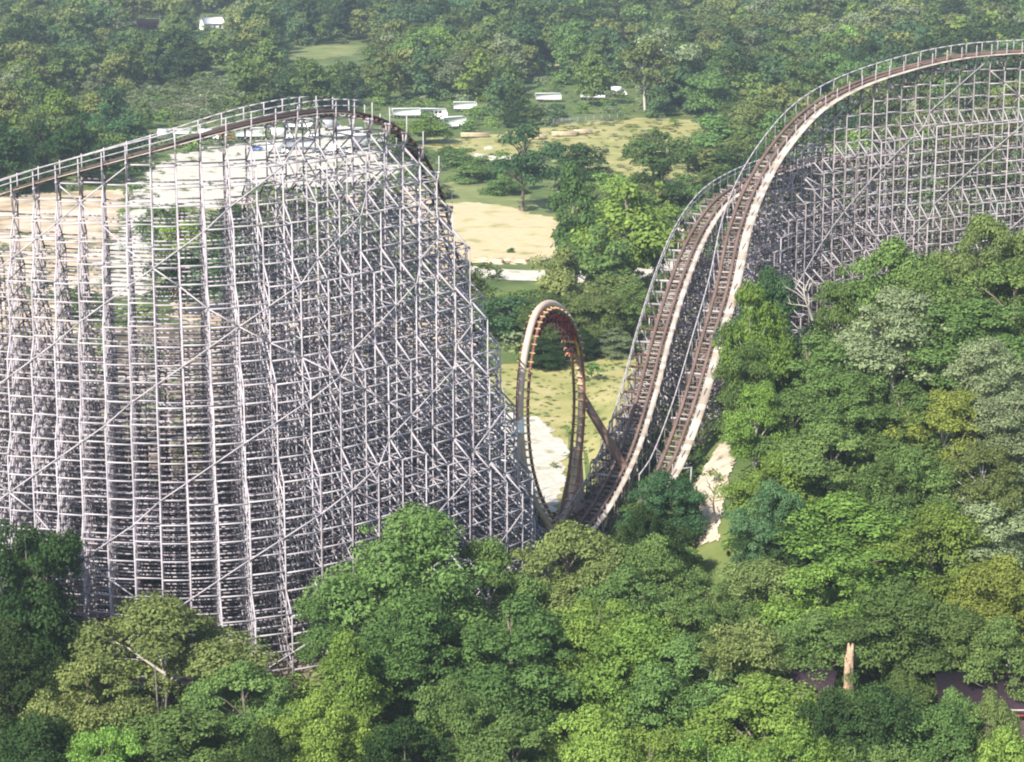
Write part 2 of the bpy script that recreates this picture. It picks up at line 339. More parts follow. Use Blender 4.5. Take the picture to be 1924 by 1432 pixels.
# ------------------------------------------------------------------ timber trestle
def plan_normal(path, i, sgn):
    a = path[max(0, i-1)]; b = path[min(len(path)-1, i+1)]
    t = (b - a)[:2]; t /= max(np.linalg.norm(t), 1e-6)
    return np.array([t[1], -t[0]]) * sgn, t
def trestle(root, path, sgn, wood, dz=2.6, cs=2.7, near_w=.28, far_w=.2, spacing=3.05, hw=1.4,
            inner=.6, brace_every=6, brace_dir=1, rail_near=True, rail_far=True, kmin_near=1, kmin_far=1, nfun=None, bat=None, slim=False, bent_mat=None, ext_far=0, ext_near=0, diagp=.88):
    bp = resample(path, spacing, plan=True); nb = len(bp)
    sub = .3
    tops = []; norms = []; cols = []
    for i in range(nb):
        n, t = plan_normal(bp, i, sgn)
        if nfun: n = nfun(bp[i])
        norms.append(n)
        T = bp[i]; g0 = float(H(T[0], T[1])); hgt = max(T[2] - g0, 0.5)
        kn = max(kmin_near, int(near_w * hgt / cs)); kf = max(kmin_far, int(far_w * hgt / cs))
        if hgt < 5: kn = min(kn, 1); kf = min(kf, 1)
        c = {}
        for k in range(-kf-1, (kn+2) if not bat else 12):
            s = 0
            if k >= 1: s = hw + (k-1)*cs
            elif k <= 0: s = -hw + k*cs
            # k=1 is first near column (s=hw), k=0 first far column
            if k >= 1: fr = (k-1) / (kn+1); ztop = T[2] - .7 if k == 1 else g0 + hgt * (1 - fr) ** .9 - .5
            else: fr = (-k) / (kf+1); ztop = T[2] - .7 if k == 0 else g0 + hgt * (1 - fr) ** .9 - .5
            if bat and k >= 2:
                m = k-1; ztop = T[2] - (bat[0]*m + bat[1]*m*m)
                if ztop < g0 + 3: continue
            if k >= 2 or k <= -1: ztop = math.floor(ztop / dz) * dz
            xy = T[:2] + n * s; g = float(H(xy[0], xy[1]))
            if ztop > g + .8: c[k] = (xy, g - .5, ztop)
        cols.append(c); tops.append(T)
    K0 = min(min(c) for c in cols); K1 = max(max(c) for c in cols)
    nlev = int(max(T[2] for T in tops) / dz) + 1
    ow = .6 if not slim else .3
    def pt(i, k, z):
        xy = cols[i][k][0]; return (xy[0], xy[1], z)
    for i in range(nb):
        b = B(); c = cols[i]; T = tops[i]; n = norms[i]; g0 = float(H(T[0], T[1]))
        for k, (xy, g, zt) in c.items():
            tcol = .45+.45*RNG.random() if k >= 1 and (k+1 not in c or c[k+1][2] < zt) else .65*RNG.random()  # posts behind the outer face get lower tones, painting the inner shade
            b.add((xy[0], xy[1], g), (xy[0], xy[1], zt), .15, .15, tcol)
            # battered splice stepping out below the top
            kin = k-1 if k >= 2 else (k+1 if k <= -1 else None)
            if kin is not None and kin in c:
                up = min(zt + dz*1.0, c[kin][2])
                b.add((xy[0], xy[1], zt), pt(i, kin, up), .15, .15, .9 if k >= 2 else None)
        ks = sorted(c)
        for k in ks[:-1]:
            if k+1 not in c: continue
            zmax = min(c[k][2], c[k+1][2]); zhi = max(c[k][2], c[k+1][2])
            glo = max(c[k][1], c[k+1][1])
            j0 = int(math.ceil((glo+.8) / dz)); j1 = int(math.floor(zmax / dz))
            for j in range(j0, j1+1):
                z = j*dz
                b.add(pt(i, k, z), pt(i, k+1, z), .09, .15, .1+.8*RNG.random())
                if (j+1)*dz > zhi: continue
                # diagonal falling outwards
                if k >= 1:
                    if RNG.random() < .16 and (j+1)*dz <= min(c[k+1][2], c[k][2]) + .1: b.add(pt(i, k, z), pt(i, k+1, (j+1)*dz), .09, .12, .3+.5*RNG.random())
                    if RNG.random() < diagp and (j+1)*dz <= c[k][2] + .1: b.add(pt(i, k, (j+.92)*dz), pt(i, k+1, z), .12, .15, .62 + .38*RNG.random() if (k+2 not in c or z > c[k+2][2]-3*dz) else .35+.65*RNG.random())  # outer diagonals toned brighter, sunlight painted into the boards
                elif k == 0:
                    if (j+1)*dz <= zmax:
                        if j % 2: b.add(pt(i, 0, z), pt(i, 1, z+dz), .1, .14)
                        else: b.add(pt(i, 0, z+dz), pt(i, 1, z), .1, .14)
                else:
                    if RNG.random() < .75 and (j+1)*dz <= c[k+1][2] + .1: b.add(pt(i, k+1, (j+1)*dz), pt(i, k, z), .11, .14)
        # cap beam under the track + handrail posts
        e0 = T[:2] - n*(hw+ow+.12+ext_far); e1 = T[:2] + n*(hw+ow+.12+ext_near); zc = T[2] - .62
        b.add((e0[0], e0[1], zc), (e1[0], e1[1], zc), .2, .28)
        if rail_near: 
            q = T[:2] + n*(hw+ow); b.add((q[0], q[1], zc-1.2), (q[0], q[1], T[2]+1.35), .12, .12, .8)
            if 1 in c and ext_near == 0: b.add((q[0], q[1], zc), pt(i, 1, max(zc-2.2, c[1][1])), .14, .14)
        if rail_far:
            q = T[:2] - n*(hw+ow+ext_far); b.add((q[0], q[1], zc-.2), (q[0], q[1], T[2]+1.35), .12, .12, .8)
            if 0 in c: b.add((q[0], q[1], zc), pt(i, 0, max(zc-2.6, c[0][1])), .14, .14)
            if ext_far and zc - g0 > 4:
                q2 = T[:2] - n*(hw+.4+ext_far*.5); b.add((q2[0], q2[1], zc-3), (q2[0], q2[1], zc), .14, .14)
        b.build("trestle_bent", bent_mat or wood, root)
    # ledgers: one object per course
    for j in range(1, nlev+1):
        b = B(); z = j*dz
        for i in range(nb-1):
            for k in cols[i]:
                if k not in cols[i+1]: continue
                A = cols[i][k]; C = cols[i+1][k]
                if z > A[2]+.05 or z > C[2]+.05 or z < A[1]+.6 or z < C[1]+.6: continue
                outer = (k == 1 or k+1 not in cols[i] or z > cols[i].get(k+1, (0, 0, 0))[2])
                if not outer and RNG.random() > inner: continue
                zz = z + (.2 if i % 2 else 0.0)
                b.add(pt(i, k, zz), pt(i+1, k, zz), .08, .16, .75 + .25*RNG.random() if outer and k >= 1 else .15+.7*RNG.random())  # outer ledgers pale, inner ones darker: light and shade put into tone
        b.build("ledger_course", wood, root)
    # long diagonal braces over the near face, following the outermost posts
    cnt = 0
    for c0 in range(-nb-4, nlev+4, brace_every):
        for dirn in (brace_dir, -brace_dir):
            if dirn != brace_dir and (c0 // brace_every) % 3: continue
            b = B(); run = []
            for i in range(nb):
                j = c0 + i if dirn > 0 else c0 + (nb - i)
                z = j*dz*1.0
                cand = [k for k in cols[i] if k >= 1 and cols[i][k][2] >= z - .1 and cols[i][k][1] < z - .3]
                if z <= 0 or not cand:
                    if len(run) > 2: b.poly(run, .1, .14, .85)
                    run = []; continue
                k = max(cand); xy = cols[i][k][0] + norms[i]*.16
                run.append((xy[0], xy[1], z))
            if len(run) > 2: b.poly(run, .1, .14, .85)
            if b.a: b.build("long_brace", wood, root); cnt += 1
    return bp, norms

def offs(path, sgn, s, dz=0.0):
    out = []
    for i in range(len(path)):
        n, t = plan_normal(path, i, sgn); q = path[i][:2] + n*s
        out.append((q[0], q[1], path[i][2] + dz))
    return np.array(out)
def ribbon_box(name, path, sgn, s0, s1, z0, z1, mat, parent, tone=None):
    """solid strip following the path between offsets s0..s1 and heights z0..z1"""
    a = offs(path, sgn, s0, z0); b_ = offs(path, sgn, s1, z0); c = offs(path, sgn, s1, z1); d = offs(path, sgn, s0, z1)
    v = np.stack([a, b_, c, d], 1).reshape(-1, 3); n = len(path); f = []
    for i in range(n-1):
        for k in range(4):
            f.append((i*4+k, i*4+(k+1) % 4, (i+1)*4+(k+1) % 4, (i+1)*4+k))
    f.append((0, 1, 2, 3)); f.append((n*4-1, n*4-2, n*4-3, n*4-4))
    tn = NR.random(len(f)) if tone is None else np.full(len(f), tone)
    return link(name, mesh_np(name, v, f, mat, tn), parent)
def track(root, path, sgn, gauge=.75, walk_near=True, walk_far=False, rails='both', walk_w=1.7, rail_mat=None, tie_mat=None):
    fine = resample(path, .8)
    tr = empty("track"); tr.parent = root
    rm = rail_mat or RAILM
    for s in (-gauge, gauge):
        ribbon_box("rail", fine, sgn, s-.2, s+.2, -.32, 0, rm, tr)
    b = B(); tp = resample(path, .85)
    for i in range(len(tp)):
        n, t = plan_normal(tp, i, sgn)
        x = RNG.uniform(-.1, .1)
        p = tp[i][:2] - n*(1.2+x); q = tp[i][:2] + n*(1.22-x)
        b.add((*p, tp[i][2]-.44), (*q, tp[i][2]-.44), .26, .18)
    b.build("cross_ties", tie_mat or TIEM, tr)
    if walk_near: ribbon_box("walkway", fine, sgn, 1.26, 1.26+walk_w, -.34, -.24, PLANK, tr)
    if walk_far: ribbon_box("walkway", fine, sgn, -1.26-walk_w*.5, -1.26, -.34, -.24, PLANK, tr)
    return tr
def handrail(tr, path, sgn, s, wood, both=True):
    fine = resample(path, 1.5); b = B()
    b.poly([tuple(p) for p in offs(fine, sgn, s, 1.3)], .12, .14, .8)
    if both: b.poly([tuple(p) for p in offs(fine, sgn, s, .62)], .08, .1, .8)
    b.build("handrail", wood, tr)

# left hill ---------------------------------------------------------------
LH = catmull([P(-130,400,262), P(-40,374,260), P(60,342,258), P(180,308,256), P(310,272,255), P(420,240,256), P(520,217,259), P(610,206,264),
              P(690,215,269), P(750,246,273), P(795,303,276), P(828,390,279), P(856,500,281), P(890,640,283), P(928,780,284), P(968,890,285), P(1012,972,286), P(1030,996,287)])
hill = empty("wooden_coaster_hill", (float(LH[130][0]), float(LH[130][1]), 0), label="tall grey timber roller coaster hill curving down to the loop", cat="roller coaster")
hill.location = (0, 0, 0)
def skew(T):
    px, _ = proj(T)
    sn = float(np.interp(px, [0, 300, 400, 460, 520, 570, 640, 740, 1000], [.02, .14, .2, .3, .45, .55, .66, .8, .86]))
    return np.array([sn, -math.sqrt(1-sn*sn)])
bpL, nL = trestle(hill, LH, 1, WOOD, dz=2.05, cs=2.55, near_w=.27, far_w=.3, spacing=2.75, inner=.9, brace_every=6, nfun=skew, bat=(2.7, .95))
ncr = int(np.argmax(LH[:, 2])) + 16
tr = track(hill, LH[:ncr], 1, walk_near=True, walk_w=.45, walk_far=True, rail_mat=DRAIL)
handrail(tr, LH[:ncr], 1, 2.0, WOOD); handrail(tr, LH[:ncr-10], 1, -2.0, WOOD, both=False)
tr = track(hill, LH[ncr-1:], 1, walk_near=False, rail_mat=DRAIL, tie_mat=TRACKW)
tr["label"] = "dark steep drop track"

# low dark hills behind the left one
LB = catmull([P(-140,640,300), P(0,640,300), P(130,655,300), P(260,690,301), P(400,650,303), P(520,600,304), P(640,600,303), P(760,660,300), P(850,760,296), P(930,900,292)])
back = empty("wooden_coaster_hill", label="low brown timber coaster hill seen through the tall grey one", cat="roller coaster")
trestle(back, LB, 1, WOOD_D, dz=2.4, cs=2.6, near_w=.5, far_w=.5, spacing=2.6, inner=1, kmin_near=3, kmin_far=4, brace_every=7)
LC = catmull([P(-140,900,275), P(0,880,275), P(200,840,276), P(400,800,276), P(600,790,276), P(750,830,277), P(870,910,279), P(940,980,280)])
low = empty("wooden_coaster_hill", label="lowest dark timber run hidden deep inside the foot of the grey hill", cat="roller coaster")
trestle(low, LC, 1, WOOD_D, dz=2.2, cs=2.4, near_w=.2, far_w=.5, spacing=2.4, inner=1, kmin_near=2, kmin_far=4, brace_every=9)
track(low, LC, 1)
tr = track(back, LB, 1); handrail(tr, LB, 1, 2.0, WOOD_D)

# right front hill -----------------------------------------------------------
R1 = catmull([P(2060,96,350), P(1990,93,349), P(1900,95,348), P(1800,104,346), P(1700,126,343), P(1600,160,339), P(1520,206,334), P(1460,270,328), P(1413,345,322),
              P(1380,430,315), P(1356,540,308), P(1323,655,301), P(1289,770,295), P(1250,872,289), P(1222,915,286)])
r1 = empty("wooden_coaster_hill", label="highest timber coaster hill at the right, brown track plunging toward the trees", cat="roller coaster")
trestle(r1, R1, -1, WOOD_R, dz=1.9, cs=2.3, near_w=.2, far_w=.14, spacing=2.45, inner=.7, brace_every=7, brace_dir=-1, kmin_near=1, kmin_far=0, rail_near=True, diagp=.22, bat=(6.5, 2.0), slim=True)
tr = track(r1, R1, -1, walk_near=True, walk_w=1.15)
handrail(tr, R1, -1, -1.7, WOOD, both=False); 
# right rear hill
R2 = catmull([P(1700,300,385), P(1560,295,372), P(1460,318,358), P(1366,364,346), P(1313,428,338), P(1272,520,328), P(1236,635,318), P(1209,740,309), P(1175,845,301), P(1134,930,295), P(1092,990,290), P(1062,1006,287.5)])
r2 = empty("wooden_coaster_hill", label="second timber coaster hill rising from the loop behind the highest one", cat="roller coaster")
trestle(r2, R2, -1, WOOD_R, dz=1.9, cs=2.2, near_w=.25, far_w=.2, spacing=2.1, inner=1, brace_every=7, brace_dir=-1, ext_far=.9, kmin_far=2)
tr = track(r2, R2, -1, walk_near=True, walk_w=.7)
handrail(tr, R2, -1, -2.9, WOOD)

# ------------------------------------------------------------------ steel loop
LOOP = catmull([P(1030,996,287), P(1046,985,290), P(1062,960,293.5), P(1076,900,296), P(1084,830,297), P(1088,760,297.3), P(1086,700,296.6), P(1080,650,295),
                P(1066,608,292.6), P(1046,586,290), P(1026,582,287.5), P(1008,600,284.6), P(995,645,281.8), P(986,700,280.2), P(982,760,279.6), P(984,820,279.8),
                P(992,880,281), P(1008,932,283), P(1030,972,285), P(1050,1000,286.5), P(1062,1006,287.5)], 14)
loop = empty("steel_loop", label="brown steel vertical loop standing between the timber hills", cat="roller coaster loop")
lp = resample(LOOP, .55)
cen = P(1035, 780, 288.5)
T_ = np.gradient(lp, axis=0); T_ /= np.linalg.norm(T_, axis=1, keepdims=True)
inw = cen - lp; inw[:, 2] = cen[2] - lp[:, 2]
inw -= T_ * np.sum(inw*T_, axis=1, keepdims=True); inw /= np.linalg.norm(inw, axis=1, keepdims=True)
U = np.array([.42, .91, 0]); V = np.array([.91, -.42, 0])
inw -= V * (inw @ V)[:, None]; inw /= np.linalg.norm(inw, axis=1, keepdims=True)
side = np.cross(T_, inw); side /= np.linalg.norm(side, axis=1, keepdims=True)
link("spine", tube_mesh("spine", lp - inw*.76, .43, STEELG, 14), loop)
for s in (-1, 1):
    link("rail", tube_mesh("rail", lp + side*s*.72, .17, RAILR, 8), loop)
b = B(); ties = B()
for i in range(0, len(lp), 2):
    a = lp[i]-inw[i]*.22; 
    ties.add(a - side[i]*1.08, a + side[i]*1.08, .2, .16)
    ties.add(lp[i]-inw[i]*.6, a - side[i]*.72, .12, .12); ties.add(lp[i]-inw[i]*.6, a + side[i]*.72, .12, .12)
ties.build("cross_ties", TIEY, loop)
# rail undersides (timber faced running beams)
for s in (-1, 1):
    bb = B(); bb.poly([tuple(p) for p in (lp + side*s*.72 - inw*.14)], .3, .16); bb.build("running_beam", RAILR, loop)
def cone_tube(name, a, b_, r0, r1, mat, parent, n=10):
    pts = [np.array(a)*(1-t)+np.array(b_)*t for t in np.linspace(0, 1, 8)]
    return link(name, tube_mesh(name, pts, np.linspace(r0, r1, 8), mat, n), parent)
# supports
g = G(1182, 900); cone_tube("strut", P(1092,742,298.2), (P(1176,884,299)), .55, .6, STEELB, loop)
q = P(1176,884,299); cone_tube("strut", q, (q[0], q[1], float(H(q[0], q[1]))-.5), .6, .7, STEELB, loop)
q = P(1089,985,299.2); cone_tube("column", P(1090,830,299), (q[0], q[1], -.5), .18, 1.0, STEELT, loop)
q = P(1044,985,295.5); cone_tube("column", P(1080,840,297.5), (q[0], q[1], -.5), .2, .6, STEELT, loop)
q = P(975,800,278.9); cone_tube("bracket", P(979,768,278.9), P(976,812,278.9), .3, .62, WHITE, loop)
cone_tube("column", P(976,812,278.9), (q[0]-.3, 278.6, -.5), .3, .22, STEELG, loop)
# ------------------------------------------------------------------ train on the loop
def boxv(x0, x1, y0, y1, z0, z1):
    v = np.array([[x0,y0,z0],[x1,y0,z0],[x1,y1,z0],[x0,y1,z0],[x0,y0,z1],[x1,y0,z1],[x1,y1,z1],[x0,y1,z1]], float)
    f = np.array([[3,2,1,0],[4,5,6,7],[0,1,5,4],[1,2,6,5],[2,3,7,6],[3,0,4,7]])
    return v, f
from mathutils import Matrix, Vector
iz = int(np.argmax(lp[:, 2]))
train = empty("coaster_train", label="red coaster train with yellow nose hanging under the top of the loop", cat="train")
def profile(pts, y0, y1):
    """side profile polygon (x,z) extruded along y as quads + caps (even count)"""
    n = len(pts); v = [(x, y0, z) for x, z in pts] + [(x, y1, z) for x, z in pts]
    f = [(i, (i+1) % n, n+(i+1) % n, n+i) for i in range(n)]
    h = n//2
    for i in range(h-1):
        f.append((i, i+1, n-2-i, n-1-i)); f.append((2*n-1-i, 2*n-2-i, n+i+1, n+i))
    return np.array(v, float), np.array(f)
car_parts = {}
def car_mesh(lead):
    body = merge("body", [profile([(-1.1,.25),(1.1,.25),(1.25 if not lead else 1.6,.5),(1.1,.95),(.2,.75),(-.9,.75),(-1.1,1.1),(-1.2,.5)], -.72, .72)], YELM if lead else REDM)
    seats = merge("seats", [boxv(-.9,-.75,-.62,-.05,.7,1.5), boxv(-.9,-.75,.05,.62,.7,1.5), boxv(.1,.25,-.62,-.05,.7,1.45), boxv(.1,.25,.05,.62,.7,1.45),
                            boxv(-.75,-.3,-.62,.62,.6,.8), boxv(.25,.7,-.62,.62,.6,.8)], DARKM)
    w1 = merge("wheel_set", [boxv(-.95,-.55,-.95,-.72,.02,.36), boxv(-.95,-.55,.72,.95,.02,.36), boxv(-.8,-.7,-.85,.85,.12,.24)], DARKM)
    w2 = merge("wheel_set", [boxv(.55,.95,-.95,-.72,.02,.36), boxv(.55,.95,.72,.95,.02,.36), boxv(.7,.8,-.85,.85,.12,.24)], DARKM)
    return body, seats, w1, w2
def skin_person():
    """seated rider, one continuous skinned body"""
    me = bpy.data.meshes.new("rider_base")
    v = [(0,0,0),(0,0,.25),(0,0,.5),(0,0,.62),(.02,0,.78), (0,.12,-.02),(.42,.12,.04),(.46,.12,-.38), (0,-.12,-.02),(.42,-.12,.04),(.46,-.12,-.38),
         (0,.2,.48),(.2,.26,.62),(.24,.24,.95), (0,-.2,.48),(.2,-.26,.62),(.24,-.24,.95)]
    e = [(0,1),(1,2),(2,3),(3,4),(0,5),(5,6),(6,7),(0,8),(8,9),(9,10),(2,11),(11,12),(12,13),(2,14),(14,15),(15,16)]
    r = [.16,.15,.17,.06,.12,.1,.08,.05,.1,.08,.05,.07,.05,.035,.07,.05,.035]
    me.from_pydata(v, e, []); o = bpy.data.objects.new("rider_base", me); COL.objects.link(o)
    m = o.modifiers.new("s", 'SKIN')
    for i, x in enumerate(r): me.skin_vertices[0].data[i].radius = (x, x)
    me.skin_vertices[0].data[0].use_root = True
    dg = bpy.context.evaluated_depsgraph_get(); out = bpy.data.meshes.new_from_object(o.evaluated_get(dg)); out.name = "person"
    bpy.data.objects.remove(o); out.materials.clear(); out.materials.append(FABR); out.materials.append(SKIN)
    for p in out.polygons:
        p.use_smooth = True
        if p.center.z > .64: p.material_index = 1
    return out
pm = skin_person()
lead = car_mesh(True); mid = car_mesh(False)
ic = int(np.argmin(np.linalg.norm(lp - P(1076,648,294.5), axis=1)))
acc = 0.0; ncar = 0; i = ic; last = None
step_i = int(round(2.75/.55))
idxs = [ic + k*step_i for k in range(6)]
for c, i in enumerate(idxs):
    t = -T_[i]; up = inw[i]; yv = np.cross(up, t)
    M = Matrix(((t[0], yv[0], up[0], lp[i][0]), (t[1], yv[1], up[1], lp[i][1]), (t[2], yv[2], up[2], lp[i][2]), (0,0,0,1)))
    M = M @ Matrix.Translation((0, 0, .15))
    ce = empty("coaster_car"); ce.parent = train; ce.matrix_world = M
    if c == 0: ce["label"] = "yellow-nosed leading car"
    for nm, me in zip(("body", "seats", "wheel_set", "wheel_set"), lead if c == 0 else mid):
        link(nm, me, ce)
    for rx in (-.62, .38):
        for ry in (-.34, .34):
            o = link("person", pm, None, label="seated rider in red with raised arms, in the train on the loop", cat="person", group="riders in the train on the loop")
            o.matrix_world = M @ Matrix.Translation((rx, ry, .92)) 

# ------------------------------------------------------------------ trees
def crown_mesh(name, seed, nl, per, leaf, mat, shape='round', puff=.17):
    """leafy crown, unit size: total width 1, height 1 from the ground"""
    r = np.random.default_rng(seed); V = []; Tn = []; lobes = []
    tries = 0
    base = {'round': .22, 'tall': .10, 'cone': .06, 'open': .38, 'bush': .0}[shape]
    while len(lobes) < nl and tries < 5000:
        tries += 1
        u = r.random(); z = base + (1-base-.06)*u
        if shape == 'cone': rad = .5*(1-u)**.75 + .04
        elif shape == 'tall': rad = .42*math.sqrt(max(0, 1-(2*u-.9)**2*.8))
        elif shape == 'open': rad = .5*(.35+.65*math.sin(math.pi*min(1, .25+u*.75)))
        elif shape == 'bush': rad = .5*math.sqrt(max(.02, 1-u*u))
        else: rad = .5*math.sqrt(max(0.03, 1-(2*u-.85)**2*.86))
        a = r.random()*2*math.pi; rr = rad*(r.random()**.42)
        rr = max(0, rr - puff*.45)
        rr *= 1 + .22*math.sin(a*3 + seed) * (u)
        s = puff*(.45+.95*r.random()**1.3)*(1.15-.4*u)
        gx, gy = rr*math.cos(a), rr*math.sin(a)
        if math.sin(gx*9+seed)*math.cos(gy*8+seed*1.7)*math.sin(z*10+seed*.6) < -.22: continue
        if rr > rad*.55: rr *= 1 + .3*(r.random()-.35)
        lobes.append((rr*math.cos(a), rr*math.sin(a), z, s))
    for (x, y, z, s) in lobes:
        n = int(per*(s/puff)**2)
        d = r.normal(size=(n, 3)); d[:, 2] = np.where(d[:, 2] < -.15, -d[:, 2]*.6, d[:, 2]); d /= np.linalg.norm(d, axis=1, keepdims=True)
        rad = s*(.5+.6*r.random(n)**.75)
        sub = 1 + .22*np.sin(d[:, 0]*7+seed+x*9)*np.sin(d[:, 1]*8+z*11)*np.cos(d[:, 2]*6)
        c = np.array([x, y, z]) + d*(rad*sub)[:, None]*np.array([1, 1, .84])
        nn = d + r.normal(size=(n, 3))*.55 + np.array([0, 0, .45]); nn /= np.linalg.norm(nn, axis=1, keepdims=True)
        t1 = np.cross(nn, r.normal(size=(n, 3))); t1 /= np.linalg.norm(t1, axis=1, keepdims=True); t2 = np.cross(nn, t1)
        L = leaf*(.6+.8*r.random(n))[:, None]
        V.append(np.stack([c - t1*L, c + t2*L*.62, c + t1*L, c - t2*L*.62], 1))
        Tn.append(np.clip(.5 + r.normal(0, .14, n) + r.normal(0, .1) , 0, 1))
    V = np.concatenate(V); V[:, :, 2] = np.clip(V[:, :, 2], .0, 1.05)
    f = np.arange(len(V)*4).reshape(-1, 4)
    return mesh_np(name, V.reshape(-1, 3), f, mat, np.concatenate(Tn)), lobes
def trunk_mesh(name, seed, lobes, mat, base=.25, r0=.022):
    r = np.random.default_rng(seed); parts = []
    def tube(pts, rads, n=6):
        pts = np.asarray(pts); t = np.gradient(pts, axis=0); t /= np.linalg.norm(t, axis=1, keepdims=True)
        vs = []
        for i in range(len(pts)):
            x = np.cross(t[i], [.3, .9, .1]); x /= np.linalg.norm(x); y = np.cross(t[i], x)
            for k in range(n):
                a = 2*math.pi*k/n; vs.append(pts[i] + rads[i]*(math.cos(a)*x+math.sin(a)*y))
        f = [(i*n+k, i*n+(k+1) % n, (i+1)*n+(k+1) % n, (i+1)*n+k) for i in range(len(pts)-1) for k in range(n)]
        parts.append((np.array(vs), np.array(f)))
    ax = [np.array([.02*math.sin(3*z+seed), .02*math.cos(4*z+seed), z]) for z in np.linspace(-.04, .86, 9)]
    tube(ax, [r0*(1.15-1.05*i/8) for i in range(9)])
    for (x, y, z, s) in lobes[::max(1, len(lobes)//16)]:
        zb = max(base*.8, z - .12 - .5*math.hypot(x, y)); zb = min(zb, .8)
        p0 = np.array([.02*math.sin(3*zb+seed), .02*math.cos(4*zb+seed), zb]); p2 = np.array([x, y, z])
        p1 = (p0+p2)/2 + np.array([0, 0, .03])
        tube([p0, p1, p2], [r0*.5, r0*.34, r0*.12], 5)
    return merge(name, parts, mat)
PROTO = {}
def proto(shape, q, k, kind):
    """shared crown and trunk meshes"""
    key = (shape, q, k)
    if key not in PROTO:
        nl, per, leaf = {'hi': (120, 400, .0118), 'md': (46, 190, .024), 'lo': (22, 95, .042)}[q]
        pf = {'hi': .118, 'md': .165, 'lo': .2}[q]
        if shape == 'open': nl = int(nl*.62)
        me, lobes = crown_mesh("crown", 11*k+len(shape)*101+hash_(q), nl, per, leaf, None, shape, pf)
        me.materials.append(LEAF['mid'])
        tm = trunk_mesh("trunk", k, lobes, BARK, {'round': .25, 'tall': .15, 'cone': .1, 'open': .4, 'bush': .02}[shape])
        PROTO[key] = (me, tm)
    return PROTO[key]
def hash_(s): return sum(ord(c)*7 for c in s)
CNT = [0]
def tree(x, y, h, w, kind, shape, q, label, group=None, name="tree", pale=False, cat="tree", z=None):
    k = CNT[0] % (6 if q == 'hi' else 5); CNT[0] += 1
    me, tm = proto(shape, q, k, kind)
    g = float(H(x, y)) if z is None else z
    e = empty(name, (x, y, g), RNG.uniform(0, 6.28), (w, w*RNG.uniform(.85, 1.1), h), label=label, cat=cat, group=group)
    c = link("crown", me, e); c.material_slots[0].link = 'OBJECT'; c.material_slots[0].material = LEAF[kind]
    if shape != 'bush' or q == 'hi':
        t = link("trunk", tm, e)
        if pale: t.material_slots[0].link = 'OBJECT'; t.material_slots[0].material = BARKP
    return e
